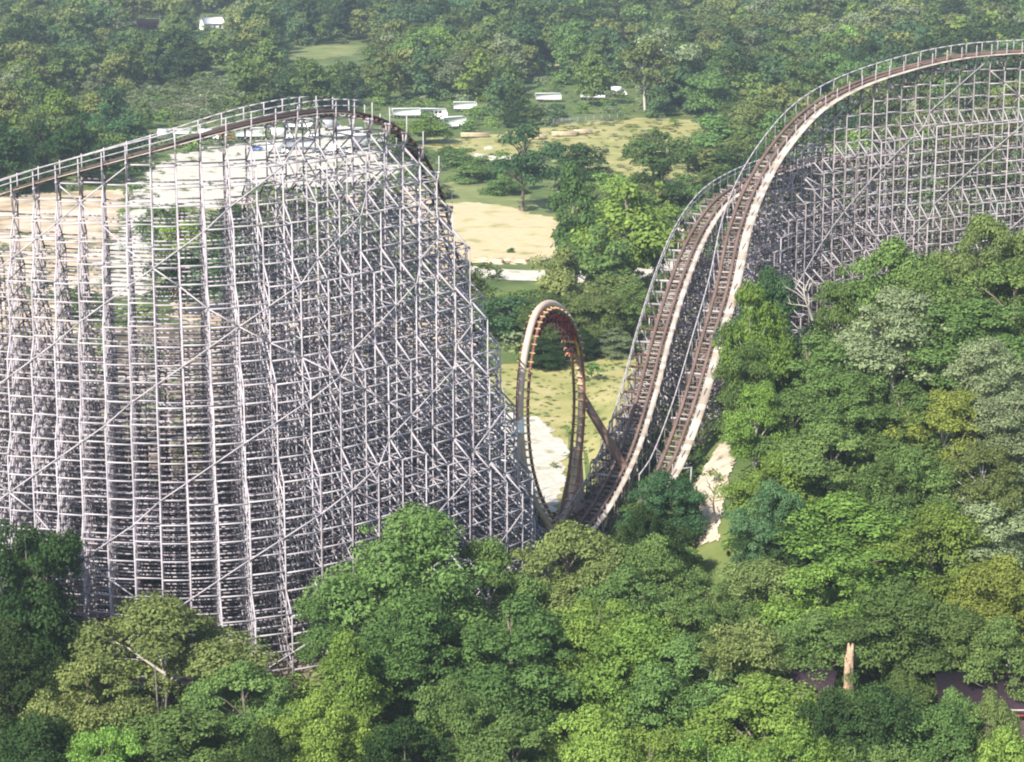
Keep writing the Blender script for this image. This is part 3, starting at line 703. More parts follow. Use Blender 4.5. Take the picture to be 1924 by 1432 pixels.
# top x, top y, crown width px, distance, colour, shape, where it stands
NEAR = [
 (38,948,230,237,'dark','round','tallest dark tree at the left edge in front of the grey trestle'),
 (15,1170,220,223,'dark','round','dark tree below the tallest dark tree at the left edge'),
 (300,1122,330,229,'olive','open','thin-crowned tree with two pale stems in front of the grey trestle foot'),
 (165,1235,230,221,'olive','round','low tree between the left-edge dark trees and the thin-crowned tree'),
 (455,1245,220,227,'mid','round','tree right of the thin-crowned tree, below the trestle foot'),
 (330,1330,300,214,'mid','round','tree at the bottom edge below the thin-crowned tree'),
 (185,1345,200,211,'bright','round','sunlit small tree at the bottom edge left of the pale stems'),
 (70,1350,260,211,'dark','round','dark tree in the bottom left corner'),
 (650,1190,215,224,'bright','cone','cone-shaped sunlit tree at the foot of the grey trestle'),
 (600,1300,190,214,'bright','round','sunlit tree beside the lower left of the cone-shaped tree'),
 (500,1370,200,209,'dark','round','dark tree at the bottom edge between the two sunlit groups'),
 (780,958,320,241,'mid','open','broad tree whose limbs cross the right end of the grey trestle'),
 (640,1092,210,237,'mid','open','tree with a side limb reaching left over the trestle foot'),
 (780,1120,220,234,'mid','tall','tree under the broad tree, right of the cone-shaped one'),
 (915,1010,180,245,'mid','open','loose tree beside the last post of the grey trestle'),
 (965,1125,270,230,'mid','tall','large dense tree in the middle foreground'),
 (1070,985,240,252,'olive','round','round tree directly below the loop'),
 (1170,1065,200,246,'mid','round','tree right of the round one below the loop'),
 (1130,1110,210,237,'bright','round','yellow-green tree behind the large dense middle tree'),
 (1195,1160,260,231,'bright','round','broad sunlit tree right of the large dense middle tree'),
 (850,1270,200,218,'mid','round','tree between the cone-shaped tree and the large dense one'),
 (760,1350,220,211,'dark','round','dark tree at the bottom edge right of the cone-shaped tree'),
 (960,1345,260,210,'mid','round','tree at the bottom edge under the large dense middle tree'),
 (1110,1330,230,211,'bright','round','sunlit tree at the bottom edge right of centre'),
 (1220,1350,230,208,'bright','round','second sunlit tree at the bottom edge right of centre'),
 (1235,1010,180,258,'mid','round','tree left of the foot of the pale rock path'),
 (1420,1058,260,247,'olive','round','wide tree below the pale rock path'),
 (1280,1200,240,232,'mid','round','tree above the bottom middle sunlit pair'),
 (1380,1170,230,235,'olive','open','tree with forked pale limbs right of the bottom middle'),
 (1440,1275,300,218,'bright','round','large sunlit tree at the bottom, left of the orange rock'),
 (1330,1370,230,207,'bright','round','low sunlit tree at the bottom edge below the orange rock'),
 (1590,935,300,264,'bright','round','yellow-green tree in the upper middle of the right-hand wood'),
 (1755,950,240,260,'bright','round','tall sunlit tree right of the yellow-green one'),
 (1540,1060,220,250,'bright','round','tree under the yellow-green one'),
 (1690,1090,240,246,'mid','round','tree above the orange rock'),
 (1530,1150,200,240,'mid','round','tree left of the orange rock'),
 (1860,930,240,268,'grey','open','thin grey-green tree at the right edge above the dark roof'),
 (1890,1050,220,252,'yellow','round','yellowish tree at the right edge above the dark roof'),
 (1820,1150,210,238,'mid','round','tree just above the dark roof'),
 (1900,1160,180,240,'mid','open','tree at the right edge touching the dark roof'),
 (1690,1262,130,228,'mid','round','tree between the orange rock and the dark roof'),
 (1560,1300,180,221,'dark','round','dark tree below the orange rock'),
 (1606,1250,130,220,'mid','round','small tree hiding the foot of the orange rock pillar'),
 (1650,1290,220,217,'dark','round','dark tree left below the dark roof'),
 (1780,1330,260,212,'mid','round','tree at the bottom edge below the dark roof'),
 (1790,1294,120,216,'mid','round','small tree poking up in front of the dark roof'),
 (1862,1300,120,215,'olive','round','small olive tree at the front of the dark roof near the right edge'),
 (1895,1370,200,208,'bright','round','sunlit tree in the bottom right corner'),
 (1640,1375,230,207,'mid','round','tree at the bottom edge below the orange rock, right of the large sunlit one'),
 (1500,1372,230,206,'bright','round','sunlit tree at the bottom edge under the large sunlit one'),
 (1240,885,150,274,'teal','round','dark tree hiding the foot of the front brown track'),
 (1205,950,110,268,'dark','round','dark tree below the foot of the rear brown track'),
 (1225,965,150,264,'dark','round','dark tree left of the pale rock path'),
 (1414,532,140,291,'bright','open','sunlit tree leaning over the front brown track'),
 (1408,635,125,287,'mid','tall','slender tree under the one leaning over the track'),
 (1425,722,130,281,'bright','open','sunlit tree right of the lower front brown track'),
 (1440,505,140,302,'teal','round','blue-green tree behind the one leaning over the track'),
 (1525,625,210,290,'mid','tall','tall tree at the left of the right-hand wood'),
 (1490,740,180,281,'mid','round','tree under the tall one at the left of the right-hand wood'),
 (1690,545,270,296,'grey','open','broad grey-green tree in the top middle of the right-hand wood'),
 (1600,480,130,309,'mid','round','small tree against the foot of the front trestle'),
 (1680,455,200,309,'mid','round','tree standing highest against the middle of the front trestle'),
 (1760,500,210,303,'mid','round','tree right of the broad grey-green one'),
 (1850,405,210,314,'olive','round','highest tree at the right edge against the front trestle'),
 (1910,490,220,302,'mid','round','tree at the right edge below the highest one'),
 (1840,560,280,292,'mid','round','broad dense tree near the right edge'),
 (1860,635,180,281,'grey','tall','slim grey-green tree with a pale stem near the right edge'),
 (1780,735,180,276,'yellow','open','yellowish tree left of the slim grey-green one'),
 (1600,700,220,281,'mid','round','tree under the broad grey-green one'),
 (1700,720,180,279,'mid','tall','narrow tree in the heart of the right-hand wood'),
 (1560,800,230,273,'mid','round','tree above the white dead limbs'),
 (1720,840,200,269,'mid','round','tree right of the white dead limbs'),
 (1905,740,190,274,'grey','tall','grey-green tree at the right edge below the slim one'),
 (1850,840,180,270,'olive','open','tree left of the right edge, above the thin grey-green one'),
 (1460,850,170,273,'bright','round','sunlit bushy tree right of the pale rock path'),
 (1448,905,150,267,'teal','round','dark tree standing right beside the pale rock path'),
 (1470,950,180,261,'dark','round','dark tree left of the yellow-green one'),
 (1660,860,160,268,'mid','round','tree behind the yellow-green one'),
 (1330,1085,160,249,'mid','round','tree at the bottom of the pale rock path'),
]
for (tx, ty, w, Y, kind, shape, where) in NEAR:
    p = P(tx, ty, Y); g = float(H(p[0], p[1])); h = p[2] - g
    want = 11.5 + 3.5*RNG.random()
    if h < want and Y < 288:
        lo_, hi_ = 190., Y
        for _ in range(30):
            Y = (lo_+hi_)/2; p = P(tx, ty, Y)
            if p[2] - float(H(p[0], p[1])) > want: lo_ = Y
            else: hi_ = Y
        g = float(H(p[0], p[1])); h = p[2] - g
    h = max(h, 5)
    art = "an" if LEAFNAME[kind][0] in 'aeiou' else "a"
    tree(p[0], Y, h, w*Y/FPX*1.12, kind, shape, 'hi', " ".join((LEAFNAME[kind] + " " + where).split()[:16]) if kind not in where and LEAFNAME[kind].split()[0] not in where else " ".join(where.split()[:16]), pale=(shape == 'open'))
print("near trees", len(NEAR))

# middle distance: x, y of foot, height px, width px
MID = [
 (985,398,158,140,'teal','open','dark layered tree at the right end of the tan field'),
 (1095,334,66,98,'dark','bush','round dark tree alone in the dry clearing'),
 (1178,560,215,190,'bright','round','tall loose sunlit tree right of the tan field'),
 (1075,500,190,120,'mid','tall','tree left behind the tall loose sunlit tree'),
 (1125,575,150,130,'mid','round','tree in front of the tall loose sunlit tree'),
 (1000,610,66,110,'mid','round','tree below the right end of the gravel road opening'),
 (1165,615,110,130,'olive','round','olive tree between gravel road and loop top'),
 (1215,470,110,110,'mid','round','tree just right of the tall loose sunlit tree'),
 (1060,600,130,130,'olive','round','sunlit tree standing on the gravel road behind the loop'),
 (1228,352,112,110,'mid','open','umbrella-shaped tree in the dry clearing'),
 (1290,420,90,120,'mid','bush','bushy tree between umbrella-shaped tree and rear brown track'),
 (1340,300,84,150,'mid','bush','broad bushy tree at the right of the dry clearing'),
 (1370,350,86,150,'olive','bush','olive bushy tree beside the right-hand crest track'),
 (1240,420,110,100,'dark','round','dark tree behind the tall loose sunlit tree'),
 (1170,430,110,110,'bright','bush','pale green tree under the umbrella-shaped one'),
 (960,645,88,130,'teal','round','tree left behind the loop top'),
 (1030,660,110,110,'mid','round','tree right behind the loop top'),
 (1115,660,130,120,'olive','round','tree between the loop and the rear brown track'),
 (1190,650,120,110,'mid','round','tree beside the rear brown track, behind the loop'),
 (1150,668,60,90,'grey','bush','grey-green bush at the top of the dry grass behind the loop'),
 (1020,690,60,90,'dark','bush','dark bush inside the loop'),
 (905,630,70,80,'mid','round','tree against the descending edge of the grey hill'),
 (1090,676,60,70,'dark','bush','dark bush right of the loop top'),
 (1225,560,90,90,'mid','bush','bush below the gravel road beside the rear brown track'),
 (860,312,34,80,'mid','bush','low bush beside the crest of the grey hill'),
 (900,340,45,110,'mid','bush','second low bush right of the crest of the grey hill'),
 (945,365,42,80,'mid','bush','low bush left of the dark layered tree'),
 (830,372,26,60,'grey','bush','grey-green weeds at the upper edge of the tan field'),
 (840,305,30,60,'mid','bush','low bush touching the crest rail'),
 (960,475,10,16,'mid','bush','tiny shrub in the tan field'),
 (1240,110,0,0,'mid','bush','x'),
 (1240,200,140,140,'grey','open','tall pale-limbed tree behind the dry clearing'),
 (1210,210,130,110,'olive','open','pale-limbed tree left of the tall one behind the dry clearing'),
 (790,170,110,110,'mid','open','fork-trunked tree above the white trailers'),
 (1040,112,32,60,'grey','bush','pale round shrub in the small far clearing'),
 (335,500,110,90,'mid','round','tree seen through the timber in the middle of the grey hill'),
 (300,480,90,90,'mid','round','tree seen through the timber on the pale gravel strip'),
 (410,470,80,110,'mid','round','tree seen through the timber under the crest'),
 (600,420,50,120,'mid','bush','bushes seen through the timber right under the crest'),
 (700,470,90,120,'mid','bush','bushes seen through the timber below the descending track'),
 (160,600,70,80,'mid','bush','bush seen through the timber on the orange clay'),
 (80,560,50,60,'mid','bush','small bush seen through the timber at the left edge'),
 (750,300,60,100,'mid','bush','bushy tree behind the falling crest of the grey hill'),
 (800,270,55,90,'bright','round','tree left of the white trailer roof'),
]
for (bx, by, hp, wp, kind, shape, where) in MID:
    if hp == 0: continue
    p = G(bx, by); Y = p[1]; s = Y/FPX
    tree(p[0], Y, hp*s*1.02, wp*s*1.1, kind, shape, 'md' if Y > 420 else 'hi', where + (" with " + LEAFNAME[kind] + " leaves" if LEAFNAME[kind].split()[0] not in where else ""), pale=('pale' in where or 'fork' in where),
         name="shrub" if shape == 'bush' and hp < 50 else "tree", cat="shrub" if shape == 'bush' and hp < 50 else "tree")
# woods
CLEAR = [PA[k] for k in ('farfield','farclear','clearing','band','field','road','loopgrass','pad','lot','clay')]
TRAILER_ZONE = [[(535,88),(690,82),(680,112),(545,118)], [(690,205),(910,190),(910,250),(700,250)], [(1005,178),(1200,168),(1200,196),(1005,196)], [(370,30),(430,30),(430,62),(370,62)], [(250,35),(300,35),(300,58),(250,58)],
                [(290,225),(760,225),(760,330),(290,330)], [(300,170),(420,170),(420,230),(300,230)]]
SCRUB = [(60,240),(130,190),(240,176),(400,150),(480,160),(500,196),(400,226),(300,232),(200,240),(100,262)]
def blocked(bx, by, hp, wp):
    for poly in CLEAR + TRAILER_ZONE:
        pa = poly
        for fx in (-.4, 0, .4):
            for fy in (0, .3, .6, .92):
                if inpoly(np.array([bx+fx*wp]), np.array([by-fy*hp]), pa)[0]: return True
    return False
cands = []
r = np.random.default_rng(5)
tries = 0
placed = []
cell = {}
while tries < 90000 and len(cands) < 2600:
    tries += 1
    Y = 440 + 1350 * r.random()**.9; X = (r.random()-.5) * 2 * (Y*.235)
    z = float(H(X, Y)); bx, by = proj((X, Y, z))
    if by > 640: continue
    scrub = inpoly(np.array([bx]), np.array([by]), SCRUB)[0]
    h = r.uniform(9, 19)*(1 + .3*min(1, max(0, (Y-800)/400))) if not scrub else r.uniform(2.5, 5)
    if by > 225 and not scrub and 780 < bx < 1400: h *= .7
    w = h*r.uniform(.75, 1.15) if not scrub else h*r.uniform(1.2, 2)
    hp = h*FPX/Y*.97; wp = w*FPX/Y
    if blocked(bx, by, hp, wp): continue
    d = (w*.42 + 2.6)
    key = (int(X//12), int(Y//12)); ok = True
    for i in (-1, 0, 1):
        for j in (-1, 0, 1):
            for (x2, y2, d2) in cell.get((key[0]+i, key[1]+j), ()):
                if (x2-X)**2 + (y2-Y)**2 < ((d+d2)*.5*1.02)**2: ok = False
    if not ok: continue
    cell.setdefault(key, []).append((X, Y, d))
    cands.append((X, Y, h, w, bx, by, scrub))
cands.sort(key=lambda c: c[1] / c[3])
print("wood trees", len(cands))
LMARK = [(397,42,"the white house roof"),(278,46,"the maroon barn roof"),(600,100,"the bright far field"),(820,215,"the white trailers"),(1030,118,"the small far clearing"),
  (1096,290,"the round tree in the clearing"),(640,190,"the crest of the grey hill"),(380,190,"the bare orange patch"),(1240,110,"the pale-limbed tree"),(1900,90,"the top of the right-hand crest"),
  (1600,160,"the bend of the right-hand crest"),(1470,260,"the upper slope of the brown track"),(150,290,"the rising rail of the grey hill"),(20,20,"the top left corner"),(860,20,"the middle of the top edge"),(1900,20,"the top right corner"),
  (1330,240,"the broad bush right of the clearing"),(985,300,"the dark layered tree"),(1180,420,"the tall loose sunlit tree"),(1050,560,"the top of the loop"),(1230,560,"the rear brown track")]
def spot(bx, by, rank=0):
    d = [(math.hypot(bx-a, (by-b_)*1.6), a, b_, n) for a, b_, n in LMARK]; d0, a, b_, n = sorted(d)[rank]
    dx, dy = bx-a, (by-b_)*1.6; an = math.degrees(math.atan2(-dy, dx)) % 360
    w = ["right of", "up right of", "above", "up left of", "left of", "down left of", "below", "down right of"][int((an+22.5)//45) % 8]
    return ("just " if d0 < 60 else "a little " if d0 < 120 else "well " if d0 < 200 else "far ") + w + " " + n
def region(bx, by):
    hx = "left" if bx < 640 else ("middle" if bx < 1280 else "right")
    vy = "farthest" if by < 90 else ("far" if by < 190 else "nearer")
    return f"the {vy} wood at the {hx}"
vn = lambda x, y: float(vnoise(np.array(x), np.array(y), 60, 2))
def kind_at(X, Y, scrub):
    if scrub: return r.choice(['grey', 'mid', 'grey'])
    v = vn(X, Y)
    if v < -.55: return r.choice(['dark', 'teal', 'mid'])
    if v < .35: return r.choice(['mid', 'mid', 'teal', 'olive', 'dark'])
    return r.choice(['mid', 'olive', 'bright', 'grey'])
NIND = 195
USED = set()
for (X, Y, h, w, bx, by, scrub) in cands[:NIND]:
    kind = str(kind_at(X, Y, scrub)); shape = 'bush' if scrub else str(r.choice(['round', 'round', 'tall', 'bush']))
    rg = region(bx, by)
    sh = {'round': 'round-crowned', 'tall': 'tall', 'bush': 'bushy'}[shape]
    for rk in range(8):
        lab = f"{sh} {LEAFNAME[kind]} {'shrub' if scrub else 'tree'} {spot(bx, by - h*FPX/Y*.6, rk)}"
        if lab not in USED: break
    USED.add(lab)
    tree(X, Y, h, w, kind, shape, 'md', lab, group=f"{'shrubs' if scrub else 'trees'} of {rg}", name="shrub" if scrub else "tree", cat="shrub" if scrub else "tree")
# the rest of the wood as one mass
far_protos = []
host = empty("tree", (-150, 1480, float(H(-150, 1480))), 0, (14, 14, 15), label="tree in the farthest wood at the top left edge", cat="tree")
for kk, kd in enumerate(['mid', 'dark', 'teal', 'olive', 'grey', 'bright', 'mid', 'mid']):
    me, _ = crown_mesh("crown", 300+kk, 24, 110, .04, LEAF[kd], ['round', 'tall', 'bush'][kk % 3], .19)
    far_protos.append(me)
pts = cands[NIND:]
me = bpy.data.meshes.new("far_wood")
me.from_pydata([(c[0], c[1], float(H(c[0], c[1]))) for c in pts], [], [])
a = me.attributes.new("sc", 'FLOAT_VECTOR', 'POINT'); a.data.foreach_set("vector", np.array([(c[3]*1.1, c[3]*1.1, c[2]) for c in pts], np.float32).ravel())
a = me.attributes.new("rz", 'FLOAT_VECTOR', 'POINT'); a.data.foreach_set("vector", np.array([(0, 0, r.random()*6.28) for c in pts], np.float32).ravel())
idx = []
for c in pts:
    kd = str(kind_at(c[0], c[1], c[6])); opts = {'mid': [0, 6, 7], 'dark': [1], 'teal': [2], 'olive': [3], 'grey': [4], 'bright': [5]}[kd]
    idx.append(int(r.choice(opts)))
a = me.attributes.new("idx", 'INT', 'POINT'); a.data.foreach_set("value", idx)
# merged as one mass of crowns
def merged_wood():
    V = []; Tn = []; Mi = []
    mats = []
    cache = []
    for m_ in far_protos:
        co = np.empty(len(m_.vertices)*3, np.float32); m_.vertices.foreach_get("co", co)
        tn = np.empty(len(m_.polygons), np.float32); m_.attributes["tone"].data.foreach_get("value", tn)
        cache.append((co.reshape(-1, 3), tn)); mats.append(m_.materials[0])
    for c, ii in zip(pts, idx):
        co, tn = cache[ii]; an = r.random()*6.28; ca, sa = math.cos(an), math.sin(an)
        q = np.empty_like(co); w = c[3]*1.1
        q[:, 0] = (co[:, 0]*ca - co[:, 1]*sa)*w + c[0]; q[:, 1] = (co[:, 0]*sa + co[:, 1]*ca)*w + c[1]; q[:, 2] = co[:, 2]*c[2] + float(H(c[0], c[1]))
        V.append(q); Tn.append(np.clip(tn + r.normal(0, .14), 0, 1)); Mi.append(np.full(len(tn), ii, np.int32))
    V = np.concatenate(V); m2 = mesh_np("far_wood", V, np.arange(len(V)).reshape(-1, 4), None, np.concatenate(Tn))
    for m_ in mats: m2.materials.append(m_)
    m2.polygons.foreach_set("material_index", np.concatenate(Mi)); return m2
link("far_wood", merged_wood(), label="far mass of green forest filling the background up to the top edge", cat="forest", kind="stuff")
c = link("crown", far_protos[0], host)

# ------------------------------------------------------------------ undergrowth
me_b, _ = crown_mesh("b", 900, 9, 26, .075, None, 'bush', .3)
bco = np.empty(len(me_b.vertices)*3, np.float32); me_b.vertices.foreach_get("co", bco); bco = bco.reshape(-1, 3)
btn = np.empty(len(me_b.polygons), np.float32); me_b.attributes["tone"].data.foreach_get("value", btn)
def scatter_bushes(name, label, n, yfun, hr, wr, mats, seed, allow=None, dens=None):
    rr = np.random.default_rng(seed); V = []; Tn = []; Mi = []; k = 0
    while k < n:
        Y = yfun(rr); X = (rr.random()-.5)*2*(Y*.232)
        z = float(H(X, Y)); bx, by = proj((X, Y, z))
        if allow is None:
            if any(inpoly(np.array([bx]), np.array([by]), p_)[0] for p_ in CLEAR + [PA['path'], PA['strip'], PA['clay2']]):
                if rr.random() > .02: k += .2; continue
        elif not inpoly(np.array([bx]), np.array([by]), allow)[0] or inpoly(np.array([bx]), np.array([by]), PA['pad'])[0]: continue
        h = rr.uniform(*hr); w = h*rr.uniform(*wr)*1.0
        if allow is None and Y > 330 and any(inpoly(np.array([bx]), np.array([by-h*.8*FPX/Y]), PA[q_])[0] for q_ in ('road','field','farfield','lot')): k += .2; continue
        an = rr.random()*6.28; ca, sa = math.cos(an), math.sin(an)
        q = np.empty_like(bco); q[:, 0] = (bco[:, 0]*ca-bco[:, 1]*sa)*w + X; q[:, 1] = (bco[:, 0]*sa+bco[:, 1]*ca)*w + Y; q[:, 2] = bco[:, 2]*h + z
        V.append(q); Tn.append(np.clip(btn + rr.normal(0, .15), 0, 1)); Mi.append(np.full(len(btn), rr.integers(len(mats)), np.int32)); k += 1
    V = np.concatenate(V); m2 = mesh_np(name, V, np.arange(len(V)).reshape(-1, 4), None, np.concatenate(Tn))
    for m_ in mats: m2.materials.append(m_)
    m2.polygons.foreach_set("material_index", np.concatenate(Mi))
    link(name, m2, label=label, cat="undergrowth", kind="stuff")
scatter_bushes("undergrowth", "low tangle of green undergrowth below and between the foreground trees", 1500, lambda q: 205 + 150*q.random(), (1.2, 3.2), (1.1, 2.0), [LEAF['mid'], LEAF['dark'], LEAF['olive'], LEAF['bright']], 3)
scatter_bushes("undergrowth", "low green scrub covering the ground between the background trees", 3600, lambda q: 350 + 1100*q.random()**.8, (1.5, 4.5), (1.2, 2.2), [LEAF['mid'], LEAF['olive'], LEAF['grey'], LEAF['grey'], LEAF['bright']], 4)
scatter_bushes("weeds", "green weed clumps dotted over the pale lot and clay behind the grey hill", 70, lambda q: 420 + 330*q.random(), (.5, 1.8), (1.5, 3.5), [LEAF["olive"], LEAF["mid"], LEAF["grey"]], 11, allow=PA["lot"])
scatter_bushes("weeds", "sparse weeds on the orange clay at the left edge", 60, lambda q: 340 + 200*q.random(), (.5, 1.6), (1.5, 3), [LEAF["olive"], LEAF["mid"]], 12, allow=PA["clay"])
scatter_bushes("scrub", "pale grey-green scrub on the bank above the rising rail of the grey hill", 520, lambda q: 640 + 330*q.random(), (1.5, 4.0), (1.3, 2.2), [LEAF['grey'], LEAF['grey'], LEAF['olive']], 8, allow=SCRUB)
scatter_bushes("tall_grass", "tufts of dry tall grass and weeds over the clearing beyond the field", 260, lambda q: 540 + 420*q.random(), (.5, 1.4), (2, 4), [LEAF['olive'], LEAF['yellow'], LEAF['grey']], 5, allow=PA['clearing'])
scatter_bushes("tall_grass", "tufts of yellow green grass on the slope behind the loop", 330, lambda q: 330 + 140*q.random(), (.15, .4), (2, 5), [LEAF['olive'], LEAF['grey'], LEAF['olive']], 6, allow=PA['loopgrass'])

# ------------------------------------------------------------------ vehicles, buildings and small things
def cyl(x, y, z, r_, w, n=12):
    """wheel with its axle along y"""
    v = []
    for yy in (y-w/2, y+w/2):
        for k in range(n): v.append((x+r_*math.cos(2*math.pi*k/n), yy, z+r_*math.sin(2*math.pi*k/n)))
    f = [(k, (k+1) % n, n+(k+1) % n, n+k) for k in range(n)]
    for k in range(n//2-1): f.append((k, k+1, n-2-k, n-1-k)); f.append((2*n-1-k, 2*n-2-k, n+k+1, n+k))
    return np.array(v), np.array(f)
def place(px, py, rz, name, label, cat, group=None):
    p = G(px, py); return empty(name, (p[0], p[1], float(H(p[0], p[1]))+.14), math.radians(rz), label=label, cat=cat, group=group)
def wheels(e, xs_, hw_, r_, parent=None):
    for x in xs_:
        for sd in (-1, 1): link("wheel", merge("wheel", [cyl(x, sd*(hw_-.12), r_, r_, .26)], DARKM), e)
def trailer(px, py, rz, L, h, mat, label, group):
    e = place(px, py, rz, "box_trailer", label, "trailer", group)
    link("body", merge("body", [profile([(-L/2,1.0),(L/2,1.0),(L/2,1.0+h-.15),(L/2-.2,1.0+h),(-L/2+.1,1.0+h),(-L/2,1.0+h-.1)], -1.25, 1.25)], mat), e)
    link("chassis", merge("chassis", [boxv(-L/2+.3,L/2-.5,-.5,.5,.7,.995), boxv(L/2-2.6,L/2-2.4,-.9,-.7,.05,.7), boxv(L/2-2.6,L/2-2.4,.7,.9,.05,.7)], GREYM), e)
    link("rear_door", merge("rear_door", [boxv(-L/2-.04,-L/2-.003,-1.1,-.04,1.1,h+.8), boxv(-L/2-.04,-L/2-.003,.04,1.1,1.1,h+.8)], GREYM), e)
    wheels(e, (-L/2+1.2, -L/2+2.4), 1.25, .5)
def bus(px, py, rz, L, mat, label, group):
    e = place(px, py, rz, "bus", label, "bus", group)
    link("body", merge("body", [profile([(-L/2,.4),(L/2,.4),(L/2+.05,1.6),(L/2-.35,3.0),(-L/2+.2,3.1),(-L/2,2.6)], -1.25, 1.25)], mat), e)
    n = int(L/1.4)
    for sd in (-1, 1):
        link("window_row", merge("window_row", [boxv(-L/2+.6+k*1.35, -L/2+1.7+k*1.35, *(sorted((sd*1.252, sd*1.275))), 1.6, 2.5) for k in range(n-1)], DARKM), e)
    link("windscreen", merge("windscreen", [boxv(L/2-.1,L/2+.08,-1.05,1.05,1.65,2.4)], DARKM), e)
    wheels(e, (-L/2+2, L/2-2), 1.25, .5)
def truck(px, py, rz, mat, label, group, L=6.5):
    e = place(px, py, rz, "box_truck", label, "truck", group)
    link("cargo_box", merge("cargo_box", [boxv(-L/2, L/2-2.1, -1.2, 1.2, .95, 3.4)], mat), e)
    link("cab", merge("cab", [profile([(L/2-2.05,.5),(L/2,.5),(L/2,1.3),(L/2-.55,1.5),(L/2-1.0,2.5),(L/2-2.05,2.5)], -1.05, 1.05)], mat), e)
    link("window", merge("window", [boxv(L/2-1.7,L/2-1.05,-1.07,1.07,1.6,2.25)], DARKM), e)
    wheels(e, (-L/2+1.3, L/2-1.1), 1.15, .45)
def car(px, py, rz, mat, label, group):
    e = place(px, py, rz, "parked_car", label, "car", group)
    link("body", merge("body", [profile([(-2.2,.35),(2.2,.35),(2.25,.75),(1.1,.95),(.4,1.42),(-1.2,1.45),(-1.9,1.0),(-2.25,.9)], -.88, .88)], mat), e)
    link("window", merge("window", [profile([(-1.6,.98),(.85,.98),(.35,1.34),(-1.15,1.37)], -.9, .9)], DARKM), e)
    wheels(e, (-1.35, 1.4), .9, .33)
LG = "vehicles in the gravel lot"
trailer(765, 222, 12, 10, 2.1, WHITE, "long white box trailer just right of the grey hill's crest, glass blue end", LG)
bus(815, 222, 4, 9, WHITE, "white bus with dark windows behind the big white trailer", LG)
trailer(852, 243, 28, 8, 2.9, WHITE, "big white trailer parked at an angle among bushes right of the crest", LG)
trailer(874, 210, 3, 8, 2.2, WHITE, "low white trailer half hidden by trees right of the white bus", LG)
trailer(1030, 192, 4, 9, 2.0, WHITE, "white trailer roof showing above bushes, left of three", "white roofs above the bushes")
trailer(1112, 188, 6, 9, 2.2, WHITE, "white trailer roof showing above bushes, middle of three", "white roofs above the bushes")
truck(1163, 181, 10, WHITE, "small white truck above the bushes, right of three white roofs", "white roofs above the bushes", 5.5)
trailer(335, 257, 4, 13, 1.2, WHITE, "flat white trailer behind the rising rail of the grey hill", LG)
truck(310, 265, 80, WHITE, "white truck left of the flat white trailer behind the rail", LG)
car(360, 266, 5, REDM, "red car under the flat white trailer, behind the rail", LG)
truck(392, 264, 8, WHITE, "white truck right of the red car behind the rail", LG)
car(425, 262, 15, REDM, "small red car behind the dark track bracket of the grey hill", LG)
for k, (x, y, a_, m_, c_) in enumerate([(470,262,10,WHITE,'white'),(505,246,5,GREYM,'grey'),(530,262,8,WHITE,'white'),(560,244,12,WHITE,'white'),(590,258,4,WHITE,'white'),(625,246,5,GREYM,'grey'),(655,262,9,WHITE,'white'),
       (480,284,6,BLUEM,'blue'),(520,290,10,WHITE,'white'),(560,282,7,GREYM,'grey'),(600,288,5,GREYM,'grey'),(640,292,8,WHITE,'white'),(690,276,12,GREYM,'grey'),(715,262,10,WHITE,'white')]):
    row = "back" if y < 264 and y < 255 else ("middle" if y < 270 else "front")
    xx = "below the left of the crest" if x < 520 else ("under the top of the crest" if x < 640 else "below the falling end of the crest")
    if k % 3 == 0: trailer(x, y, a_, 9, 2.4, m_, f"{c_} trailer in {row} row of the lot {xx}", LG)
    elif k % 3 == 1: car(x, y, a_, m_, f"{c_} car in the {row} row of the lot {xx}", LG)
    else: truck(x, y, a_, m_, f"{c_} truck in {row} row of the lot {xx}", LG)
# houses
def house(px, py, rz, L, W, h, rh, wall, roof, label, name="house", over=.5, cat="house"):
    e = place(px, py, rz, name, label, cat)
    link("wall", merge("wall", [profile([(-W/2,0),(W/2,0),(W/2,h),(0,h+rh-.1),(0,h+rh-.1),(-W/2,h)], -L/2, L/2)], wall), e)
    a = W/2+over; d = rh*over/(W/2)
    o = link("roof", merge("roof", [profile([(-a,h-d),(0,h+rh),(0,h+rh+.22),(-a,h-d+.22)], -L/2-over, L/2+over), profile([(0.001,h+rh),(a,h-d),(a,h-d+.22),(0.001,h+rh+.22)], -L/2-over, L/2+over)], roof), e)
    link("door", merge("door", [boxv(W/2, W/2+.05, -.5, .5, 0, 2.1)], DARKM), e)
    for yy in (-L*.3, L*.3): link("window", merge("window", [boxv(W/2, W/2+.05, yy-.6, yy+.6, 1, 2.2)], DARKM), e)
house(398, 56, -62, 10, 7, 3.2, 2.4, WHITE, WHITE, "white house with a pale roof among trees at the top left")
house(278, 55, -80, 10, 6, 3, 1.6, MAROON, MAROON, "maroon roofed barn almost hidden by trees left of the white house", "barn", cat="barn")
p = P(1858, 1268, 226)
e = empty("building", (p[0]+3, p[1], 0), math.radians(86), label="low building with dark shingle roof among trees at the lower right edge", cat="building")
zr = p[2]; e.location.z = float(H(p[0], p[1]))
hz = zr - e.location.z
link("wall", merge("wall", [profile([(-4,0),(4,0),(4,hz-1.9),(0,hz-.1),(0,hz-.1),(-4,hz-1.9)], -7.5, 7.5)], WOOD_D), e)
link("roof", merge("roof", [profile([(-5,hz-2.4),(0,hz),(0,hz+.2),(-5,hz-2.2)], -8.4, 8.4), profile([(.001,hz),(5,hz-2.4),(5,hz-2.2),(.001,hz+.2)], -8.4, 8.4)], ROOFD), e)
for yy in (-5, -1.6, 1.8, 5): link("porch_post", merge("porch_post", [boxv(-4.75,-4.6,yy,yy+.15,0,hz-2.3)], PLANK), e)
p = P(1528, 1258, 228)
